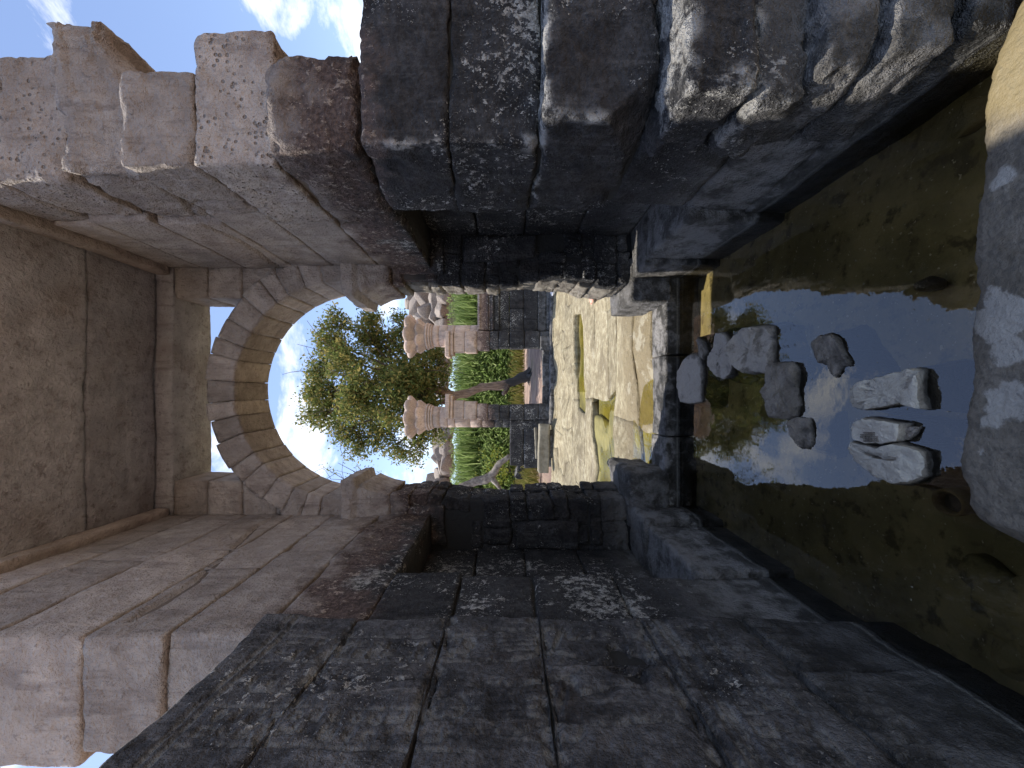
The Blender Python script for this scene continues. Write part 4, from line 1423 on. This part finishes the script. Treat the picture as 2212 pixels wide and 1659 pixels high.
obj('torus_moulding', mesh_from('torus_moulding', v, f, STONE_YARD), sw)
parts = []
for i in range(34):
    x = 2.06 + i * 0.075
    vv, qq = block_verts(x, x + 0.048, 12.53, 12.60, 2.49, 2.56, step=0.03, r=0.008, amp=0.002, wob=0, gap=0)
    parts.append((vv, [qq]))
    vv, qq = block_verts(x, x + 0.055, 12.54, 12.60, 2.235, 2.285, step=0.03, r=0.01, amp=0.002, wob=0, gap=0)
    parts.append((vv, [qq]))
v, f = merge(parts)
o = obj('cobra_frieze', mesh_from('cobra_frieze', v, f, STONE_YARD), sw)
o['kind'] = 'stuff'

lc = thing('column', 'left column with flaring flower capital and a broken door jamb', 'column', (-0.845, 13.0, 0.1))
capital(lc, -0.845, 13.0, 4.98, 0.73)
shaft(lc, -0.845, 13.0, 0.345, [0.1, 0.58, 1.05, 1.50, 1.78, 2.05, 2.45, 2.85, 3.35, 3.60, 3.86])
block('door_cornice', lc, -0.86, -0.06, 12.36, 12.95, 3.47, 3.63, STONE_YARD, **YB)
block('door_cornice', lc, -0.86, -0.12, 12.42, 12.95, 3.38, 3.47, STONE_YARD, **YB)
block('jamb_block', lc, -0.88, -0.27, 12.48, 12.95, 3.02, 3.38, STONE_YARD, **YB)
block('jamb_block', lc, -0.88, -0.30, 12.47, 12.95, 2.60, 3.02, STONE_YARD, **YB)
zj = [0.12, 0.60, 1.07, 1.54, 1.86, 2.24, 2.60]
for i, (a, b) in enumerate(zip(zj[:-1], zj[1:])):
    block('jamb_block', lc, -0.90, [-0.37, -0.38, -0.40, -0.43, -0.41, -0.38][i], 12.48, 12.95, a, b, STONE_YARD, step=0.045, r=0.02, amp=0.016, chip=1.6)
block('jamb_block', lc, -1.20, -0.90, 12.60, 12.95, 0.12, 1.54, STONE_YARD, step=0.05, r=0.02, amp=0.014)

lw = thing('low_wall', 'low black stub of wall beside the left column', 'wall', (-1.8, 12.8, 0.1))
block('block', lw, -2.42, -1.17, 12.62, 13.1, 1.07, 1.54, STONE_YARD, step=0.05, r=0.04, amp=0.012)
block('block', lw, -2.50, -1.17, 12.60, 13.1, 0.58, 1.07, STONE_YARD, step=0.05, r=0.04, amp=0.012)
block('block', lw, -2.46, -1.17, 12.58, 13.1, 0.10, 0.58, STONE_YARD, step=0.05, r=0.03, amp=0.012)

# steps in front of the screen
st = thing('kerb', 'low dark kerb of worn stones in front of the columns', 'kerb', (1.4, 12.3, 0.1))
xx = -1.05
for w in (0.95, 1.3, 1.05, 1.25, 1.1, 1.2):
    block('kerb_stone', st, xx, xx + w, 12.02, 12.46, 0.05, 0.275, STONE_YARD, step=0.05, r=0.05, amp=0.02, chip=1.5)
    xx += w
ds = thing('door_step', 'dark step across the gap between the two columns', 'step', (0.5, 12.8, 0.1))
for a, b, z in ((-0.38, 0.2, 0.44), (0.2, 0.85, 0.43), (0.85, 1.42, 0.44)):
    block('step_stone', ds, a, b, 12.66, 13.14, 0.05, z, STONE_YARD, step=0.05, r=0.02, amp=0.012)

# fallen stones by the low wall
fs = [(0.03, (1.48, 0.42, 0.33), (-1.72, 11.84, 0.50), 0.03, 'long pale fallen block lying in front of the low black wall', 5.0),
      (0.0, (1.0, 0.16, 0.10), (-1.62, 12.22, 0.70), -0.04, 'thin slab leaning behind the long pale fallen block', 5.0)]
SLABM = simple('pale_fallen_stone', (0.16, 0.14, 0.105), (0.31, 0.275, 0.21), 4)
for i, (rz, sz, loc, rx, lab, pw) in enumerate(fs):
    v, q = block_verts(-sz[0] / 2, sz[0] / 2, -sz[1] / 2, sz[1] / 2, -sz[2] / 2, sz[2] / 2, step=0.04, r=0.03, amp=0.018, chip=1.8, wob=0.0)
    v = rot_xyz(v, 0.0, rx, rz) + np.array(loc)
    tag(obj('fallen_block', mesh_from('fallen_block', v, q, SLABM)), lab, 'stone block', 'fallen blocks in the court')
v, q = rock_verts((0.9, 0.5, 0.30), n=14, cuts=5, amp=0.04, seed=66, power=6)
tag(obj('support_stone', mesh_from('support_stone', v + np.array([-1.6, 12.05, 0.23]), q, STONE_YARD)), 'dark stone under the long pale fallen block', 'stone')

# litter on the paving
WHITE = simple('white_plastic', (0.62, 0.62, 0.64), (0.74, 0.74, 0.76), 9, 0.35, 0.05)
BLACK = simple('black_rim', (0.012, 0.012, 0.014), (0.03, 0.03, 0.035), 9, 0.4, 0.05)
p0 = on_water(1333, 1012, 0.16)
t = thing('plastic_cup', 'small white cup with a black rim lying beyond the rough left sill stone', 'cup', (p0[0], p0[1], 0.13))
v, f = lathe([(0.052, 0.0), (0.055, 0.005), (0.068, 0.13), (0.062, 0.13), (0.05, 0.012)], 28)
rotm = (0.9, 0.9, 0.3)
obj('cup_body', mesh_from('cup_body', rot_xyz(v, *rotm) + np.array([p0[0], p0[1], 0.185]), f[0], WHITE), t)
v, f = lathe([(0.066, 0.105), (0.074, 0.11), (0.076, 0.14), (0.066, 0.142)], 28)
obj('rim', mesh_from('rim', rot_xyz(v, *rotm) + np.array([p0[0], p0[1], 0.185]), f[0], BLACK), t)
CLOTH = simple('salmon_cloth', (0.62, 0.24, 0.17), (0.75, 0.42, 0.32), 9, 0.8, 0.2)
p0 = on_water(1282, 622, 0.15)
X, Y = np.meshgrid(np.linspace(-0.25, 0.35, 26), np.linspace(-0.16, 0.16, 16), indexing='ij')
P = np.stack([X.ravel(), Y.ravel(), 0 * X.ravel()], -1)
P[:, 2] = 0.05 + 0.05 * fbm(P * 7, 3, 3)
I = np.arange(X.size).reshape(X.shape)
q = np.stack([I[:-1, :-1], I[1:, :-1], I[1:, 1:], I[:-1, 1:]], -1).reshape(-1, 4)
P2 = np.concatenate([P, P - np.array([0, 0, 0.006])])
q2 = np.concatenate([q, q[:, ::-1] + len(P)])
tag(obj('cloth', mesh_from('cloth', P2 + np.array([p0[0], p0[1], 0.13]), q2, CLOTH)), 'crumpled salmon cloth half hidden by the right jamb', 'cloth')
v, q = rock_verts((0.30, 0.2, 0.16), n=10, cuts=14, amp=0.16, seed=71)
p0 = at(1192, 632, 11.6)
tag(obj('plastic_bag', mesh_from('plastic_bag', v + np.array([p0[0] + 0.05, 11.7, 0.24]), q, WHITE)), 'crumpled white plastic at the far right of the court', 'litter')

# ------------------------------------------------------------------ tree
def leaves(centres, spread, n_per, size, seed, squash=0.8, droop=0.0):
    rg = np.random.default_rng(seed)
    C = np.repeat(np.asarray(centres), n_per, axis=0)
    n = len(C)
    d = rg.normal(size=(n, 3)) * np.array([1, 1, squash]) * spread
    P = C + d
    P[:, 2] -= droop * np.linalg.norm(d[:, :2], axis=1)
    a = rg.normal(size=(n, 3))
    a[:, 2] -= 0.4
    a /= np.linalg.norm(a, axis=1, keepdims=True)
    b = np.cross(a, rg.normal(size=(n, 3)))
    b /= np.linalg.norm(b, axis=1, keepdims=True)
    s = size * rg.uniform(0.6, 1.4, (n, 1))
    V = np.stack([P - a * s, P + b * s * 0.42, P + a * s, P - b * s * 0.42], 1).reshape(-1, 3)
    q = np.arange(4 * n).reshape(n, 4)
    return V, q


TY = 17.0
tr = thing('tree', 'leafy acacia with a leaning trunk, blackened at the foot, behind the gap between the columns', 'tree', at(1148, 818, TY))
tp = [at(1150, 806, TY), at(1130, 815, TY), at(1105, 825, TY), at(1080, 832, TY), at(1040, 838, TY), at(1005, 850, TY), at(980, 853, TY), at(945, 842, TY), at(905, 838, TY), at(865, 836, TY)]
path = smooth_path(tp, 40)
rad = np.interp(np.linspace(0, 1, len(path)), [0, 0.12, 0.3, 0.6, 0.8, 1.0], [0.27, 0.22, 0.20, 0.17, 0.17, 0.13])
v, f = tube(path, rad, 14, 0.05, 9)
obj('trunk', mesh_from('trunk', v, f, BARK), tr)
v, f = tube(smooth_path([at(990, 852, TY), at(970, 868, TY), at(950, 868, TY + .1), at(920, 880, TY + .3)], 14), np.linspace(0.14, 0.08, 14)[:len(smooth_path([at(990, 852, TY), at(970, 868, TY), at(950, 868, TY + .1), at(920, 880, TY + .3)], 14))], 10, 0.02, 4)
obj('limb', mesh_from('limb', v, f, BARK), tr)
v, f = tube(smooth_path([at(1098, 832, TY - .1), at(1092, 846, TY - .3), at(1086, 850, TY - .4)], 8), [0.12, 0.11, 0.1, 0.1, 0.1, 0.1, 0.1, 0.1][:len(smooth_path([(0, 0, 0), (0, 0, 1), (0, 0, 2)], 8))], 10, 0.01, 4)
obj('broken_limb', mesh_from('broken_limb', v, f, BARK), tr)
# roots
parts = []
rg = np.random.default_rng(3)
b0 = np.array(at(1146, 810, TY))
for k in range(9):
    a = rg.uniform(0, 2 * math.pi)
    L_ = rg.uniform(0.5, 1.3)
    pts = [b0 + np.array([0, 0, 0.15]), b0 + np.array([math.cos(a) * L_ * .4, math.sin(a) * L_ * .4, 0.05]), b0 + np.array([math.cos(a + .3) * L_, math.sin(a + .3) * L_, -0.22])]
    parts.append(tube(smooth_path(pts, 8), np.linspace(0.12, 0.02, len(smooth_path(pts, 8))), 7, 0.03, k))
v, f = merge(parts)
obj('roots', mesh_from('roots', v, f, BARK), tr)
# crown: limbs that fork towards leaf clumps
top = np.array(at(900, 838, TY))
crown_c = np.array(at(800, 832, TY))
blobs = []      # picture x, y, depth offset, radius (m)
for (px, py, dy, r) in [(700, 850, 0, .75), (690, 800, .6, .7), (705, 740, -.3, .65), (735, 700, .5, .6), (745, 780, -1.0, .9), (730, 870, .8, .8), (740, 930, 0, .7), (770, 960, .3, .55),
                        (790, 720, -.2, .75), (800, 690, .4, .45), (790, 830, -1.4, 1.0), (790, 900, 1.2, .9), (830, 745, .8, .8), (840, 800, 1.5, 1.0), (850, 880, -1.2, .9), (830, 945, .2, .7),
                        (865, 965, -.3, .45), (880, 740, 0, .7), (890, 800, -1.3, .9), (900, 860, 1.2, .95), (905, 925, -.6, .7), (920, 760, .9, .7), (930, 820, 0, .8), (920, 890, -.7, .75),
                        (870, 700, -.5, .3), (670, 855, .3, .45), (680, 900, -.6, .55), (760, 870, -1.5, .8), (860, 830, -1.8, .8), (945, 780, .2, .5), (940, 935, .5, .45), (905, 960, -.5, .4), (720, 760, 1.2, .7)]:
    blobs.append((np.array(at(px, py, TY + dy)), r))
parts = []
for i, (c, r) in enumerate(blobs):
    start = top + np.array([0, 0, -0.6 * ((i * 37) % 10) / 10])
    midp = start * 0.45 + c * 0.55 + np.array([0, 0, -0.25]) + rg.normal(size=3) * 0.2
    pth = smooth_path([start, midp, c], 9)
    parts.append(tube(pth, np.linspace(0.085, 0.018, len(pth)), 6, 0.03, i))
    for j in range(5):
        e = c + rg.normal(size=3) * r * 0.9
        pth = smooth_path([c * .7 + midp * .3, (c + e) / 2 + rg.normal(size=3) * .08, e], 6)
        parts.append(tube(pth, np.linspace(0.025, 0.007, len(pth)), 4, 0.0, j))
v, f = merge(parts)
obj('branches', mesh_from('branches', v, f, TWIG), tr)
cent = []
for c, r in blobs:
    k = int(34 * (r / 0.7) ** 2)
    d = rg.normal(size=(k, 3))
    d /= np.linalg.norm(d, axis=1, keepdims=True)
    cent.append(c + d * r * rg.uniform(0.35, 1.12, (k, 1)) * np.array([1, 1, 0.92]))
cent = np.concatenate(cent)
# a few loose sprays outside the crown
for (px, py) in [(865, 690), (858, 686), (760, 975), (778, 980), (890, 985), (900, 990), (882, 978), (655, 860), (668, 905), (690, 720), (710, 700), (790, 678)]:
    cent = np.concatenate([cent, np.array(at(px, py, TY))[None] + rg.normal(size=(3, 3)) * 0.1])
v, q = leaves(cent, 0.18, 38, 0.078, 4, 0.9, 0.15)
o = obj('crown', mesh_from('crown', v, q, LEAF, False), tr)
o['kind'] = 'stuff'

# thin half-bare tree peeping past the left side of the arch
t2 = thing('tree', 'thin half-bare sapling top behind the left side of the arch', 'tree', at(1100, 1062, 15.0))
parts = []
base = np.array(at(1100, 1062, 15.0))
tip = [at(700, 1010, 15), at(730, 1000, 15.2), at(745, 1030, 14.8), at(760, 1015, 15.1), at(715, 1035, 15), at(775, 1045, 15)]
hub = np.array(at(850, 1062, 15.0))
parts.append(tube(smooth_path([base, (base + hub) / 2 + np.array([.1, 0, 0]), hub], 10), np.linspace(.08, .04, len(smooth_path([base, base, hub], 10))), 7, .02, 2))
cent = []
for k, e in enumerate(tip):
    pth = smooth_path([hub, np.array(e) * .5 + hub * .5 + rg.normal(size=3) * .12, e], 8)
    parts.append(tube(pth, np.linspace(.03, .008, len(pth)), 5))
    for j in range(7):
        s_ = pth[rg.integers(3, len(pth))]
        e2 = s_ + rg.normal(size=3) * 0.3
        parts.append(tube(np.array([s_, (s_ + e2) / 2 + rg.normal(size=3) * .04, e2]), [.011, .008, .005], 4))
        cent.append(e2)
v, f = merge(parts)
obj('branches', mesh_from('branches', v, f, TWIG), t2)
v, q = leaves(cent, 0.10, 12, 0.045, 6)
o = obj('crown', mesh_from('crown', v, q, SHRUB, False), t2)
o['kind'] = 'stuff'


# ------------------------------------------------------------------ reeds, grass, shrub, driftwood
def blades(n, xr, yr, zfun, hr, w, seed, lean=0.25, mat=None, name='reeds'):
    rg = np.random.default_rng(seed)
    x = rg.uniform(*xr, n)
    y = rg.uniform(*yr, n)
    z = zfun(x, y)
    h = rg.uniform(*hr, n)
    dx = rg.normal(size=n) * lean
    dy = rg.normal(size=n) * lean
    a = rg.uniform(0, math.pi, n)
    wx, wy = np.cos(a) * w, np.sin(a) * w
    lv = [0, .45, .8, 1.0]
    wf = [0.8, 1.0, 0.7, 0.08]
    V = []
    for t, k in zip(lv, wf):
        cx = x + dx * t ** 2 * h * 0.6
        cy = y + dy * t ** 2 * h * 0.6
        cz = z + h * (t - 0.12 * t ** 3 * np.hypot(dx, dy))
        V.append(np.stack([cx - wx * k, cy - wy * k, cz], -1))
        V.append(np.stack([cx + wx * k, cy + wy * k, cz], -1))
    V = np.stack(V, 1).reshape(-1, 3)
    b = (np.arange(n) * 8)[:, None]
    q = np.concatenate([b + np.array([[0, 1, 3, 2]]), b + np.array([[2, 3, 5, 4]]), b + np.array([[4, 5, 7, 6]])])
    return V, q


gz = lambda x, y: 0.4 + 0.95 * np.clip((y - 13.3) / 12.7, 0, 1) ** 1.5
parts = []
v, q = blades(9000, (-7.5, 7.0), (22.5, 25.8), gz, (2.8, 4.1), 0.042, 11, 0.24)
parts.append((v, [q]))
# leafy side blades up the canes
n = 42000
rg = np.random.default_rng(14)
x = rg.uniform(-7.5, 7, n)
y = rg.uniform(20.0, 25.2, n)
z = gz(x, y) + (0.5 + 3.4 * np.clip((y - 20) / 5, 0, 1) ** 0.8) * rg.uniform(0.45, 1.06, n) + 0.25 * vnoise(np.stack([x * .9, y * .9, 0 * x], -1), 3)
z0 = z
a = rg.uniform(0, 2 * math.pi, n)
ln = rg.uniform(0.3, 0.65, n)
d = np.stack([np.cos(a) * .75, np.sin(a) * .75, rg.uniform(0.0, 0.7, n)], -1)
d /= np.linalg.norm(d, axis=1, keepdims=True)
s = np.stack([-np.sin(a), np.cos(a), 0 * a], -1)
P0 = np.stack([x, y, z0], -1)
P1 = P0 + d * ln[:, None] * 0.55
P2 = P0 + d * ln[:, None] - np.array([0, 0, 0.10])
V = np.stack([P0 - s * .008, P0 + s * .008, P1 + s * .034, P1 - s * .034, P2], 1).reshape(-1, 3)
b = (np.arange(n) * 5)[:, None]
parts.append((V, [b + np.array([[0, 1, 2, 3]]), b + np.array([[3, 2, 4]])]))
v, f = merge(parts)
tag(obj('reeds', mesh_from('reeds', v, f, REED, False)), 'tall bright green reed bed behind the columns', 'reeds', kind='stuff')
v1, q1 = blades(2600, (-6.5, -1.6), (14.2, 19.5), gz, (0.25, 0.75), 0.02, 15, 0.5)
v2, q2 = blades(1300, (-1.5, 4.5), (18.8, 20.6), gz, (0.3, 1.0), 0.022, 16, 0.45)
v, f = merge([(v1, [q1]), (v2, [q2])])
tag(obj('grass', mesh_from('grass', v, f, DRYGRASS, False)), 'dry yellow grass at the foot of the reeds', 'grass', kind='stuff')
sb = thing('shrub', 'yellow-green shrub in front of the reeds on the left', 'shrub', at(1105, 1018, 18.5))
c0 = np.array(at(1075, 1015, 18.5))
cent = c0 + rg.normal(size=(60, 3)) * np.array([.45, .4, .45])
v, q = leaves(cent, 0.12, 14, 0.06, 8)
o = obj('crown', mesh_from('crown', v, q, SHRUB, False), sb)
o['kind'] = 'stuff'
parts = []
for k in range(8):
    e = c0 + rg.normal(size=3) * .4
    parts.append(tube(np.array([at(1108, 1018, 18.5), (np.array(at(1108, 1018, 18.5)) + e) / 2, e]), [.03, .02, .01], 5))
v, f = merge(parts)
obj('stems', mesh_from('stems', v, f, TWIG), sb)
pth = smooth_path([at(1101, 984, 15.6), at(1078, 1003, 15.7), at(1060, 1030, 15.8), at(1030, 1040, 15.9), at(995, 1052, 16.0), at(985, 1075, 16.1)], 26)
v, f = tube(pth, np.interp(np.linspace(0, 1, len(pth)), [0, .3, .5, 1], [.10, .13, .19, .10]), 10, .04, 12)
br = thing('fallen_branch', 'bare grey crooked branch leaning at the left edge of the reeds', 'branch', at(1101, 984, 15.6))
obj('stem', mesh_from('stem', v, f, DRIFT), br)
pth = smooth_path([at(1060, 1030, 15.8), at(1072, 1045, 15.6), at(1085, 1060, 15.5)], 8)
v, f = tube(pth, np.linspace(.15, .06, len(pth)), 8, .03, 13)
obj('fork', mesh_from('fork', v, f, DRIFT), br)
v, q = rock_verts((0.7, 0.5, 0.5), n=10, cuts=8, amp=.08, seed=81)
tag(obj('dark_boulder', mesh_from('dark_boulder', v + np.array(at(1122, 1017, 16.5)), q, STONE_YARD)), 'small black boulder in the dry grass on the left', 'boulder')

# ------------------------------------------------------------------ granite boulder hills
hill = []
rg = np.random.default_rng(33)
for (px, py, D, w, h) in [(905, 668, 44, 3.6, 3.4), (900, 640, 45, 3.5, 3.2), (893, 690, 44, 2.4, 1.6), (915, 690, 42, 2.2, 2.6), (925, 645, 41, 3.0, 2.6), (930, 672, 40, 2.6, 2.4), (945, 650, 39, 2.8, 2.0),
                          (945, 685, 39, 2.4, 2.0), (955, 668, 38, 2.4, 1.6), (958, 705, 38, 2.2, 1.8), (935, 710, 42, 2.0, 1.6), (962, 640, 37, 2.2, 1.6), (917, 625, 43, 3.0, 3.4), (888, 652, 46, 2.6, 1.6),
                          (958, 770, 42, 3.6, 2.0), (962, 800, 41, 3.0, 1.6), (955, 845, 43, 3.0, 1.8), (960, 935, 42, 3.4, 2.6), (955, 955, 43, 2.8, 2.6), (960, 975, 41, 2.4, 2.4), (955, 990, 42, 2.2, 2.6),
                          (962, 1008, 41, 2.4, 2.2), (958, 1025, 42, 2.2, 2.0), (948, 1042, 43, 2.4, 2.8), (960, 1052, 41, 2.6, 2.4), (966, 965, 39, 2.0, 1.6), (966, 1000, 39, 2.2, 1.5)]:
    p = at(px, py, D)
    hill.append((p, w, h))
def heap(p):
    return 0 if p[0] > 5.0 else (1 if p[0] > -1.0 else 2)


ORD = ['leftmost', 'second from the left', 'third from the left', 'fourth from the left', 'fifth from the left', 'sixth from the left', 'seventh from the left', 'eighth from the left', 'ninth from the left', 'tenth from the left', 'eleventh from the left']
where = ['the right hill', 'rocks under the tree', 'the left hill']
rows = {}
for i, (p, w, h) in enumerate(hill):
    rise = (p[2] - EYE) / p[1]
    row = 'top' if rise > 0.205 else ('middle' if rise > 0.18 else 'bottom')
    if heap(p):
        row = 'upper' if rise > 0.168 else 'lower'
    rows.setdefault((heap(p), row), []).append((p[0] / p[1], i))
labs = {}
for (hp, row), lst in rows.items():
    for k, (_, i) in enumerate(sorted(lst)):
        labs[i] = 'granite boulder, %s in the %s row of %s' % (ORD[k], row, where[hp])
for i, (p, w, h) in enumerate(hill):
    v, q = rock_verts((w, w * 0.9, h), n=12, cuts=16, amp=0.05, seed=200 + i, power=5.5)
    v = rot_z(v, rg.uniform(0, 3)) + np.array(p)
    tag(obj('boulder', mesh_from('boulder', v, q, GRANITE, False)), labs[i], 'boulder', ['boulders heaped on the right hill', 'boulders behind the gap', 'boulders heaped on the left hill'][heap(p)])
# rocky slope that carries the boulders
for (cx, cy, w, h, top, nm) in ((10.5, 46, 14, 16, 9.6, 0), (-7.5, 46, 17, 14, 7.6, 1), (2.0, 46, 12, 12, 7.4, 2)):
    v, q = rock_verts((w, 10, h), n=26, cuts=16, amp=0.16, seed=300 + nm, power=2.6)
    v += np.array([cx, cy, top - h / 2])
    tag(obj('hill', mesh_from('hill', v, q, GRANITE, False)), kind='structure')

print('objects', len(bpy.data.objects), 'tris', sum(len(o.data.loops) - 2 * len(o.data.polygons) for o in bpy.data.objects if o.type == 'MESH'))
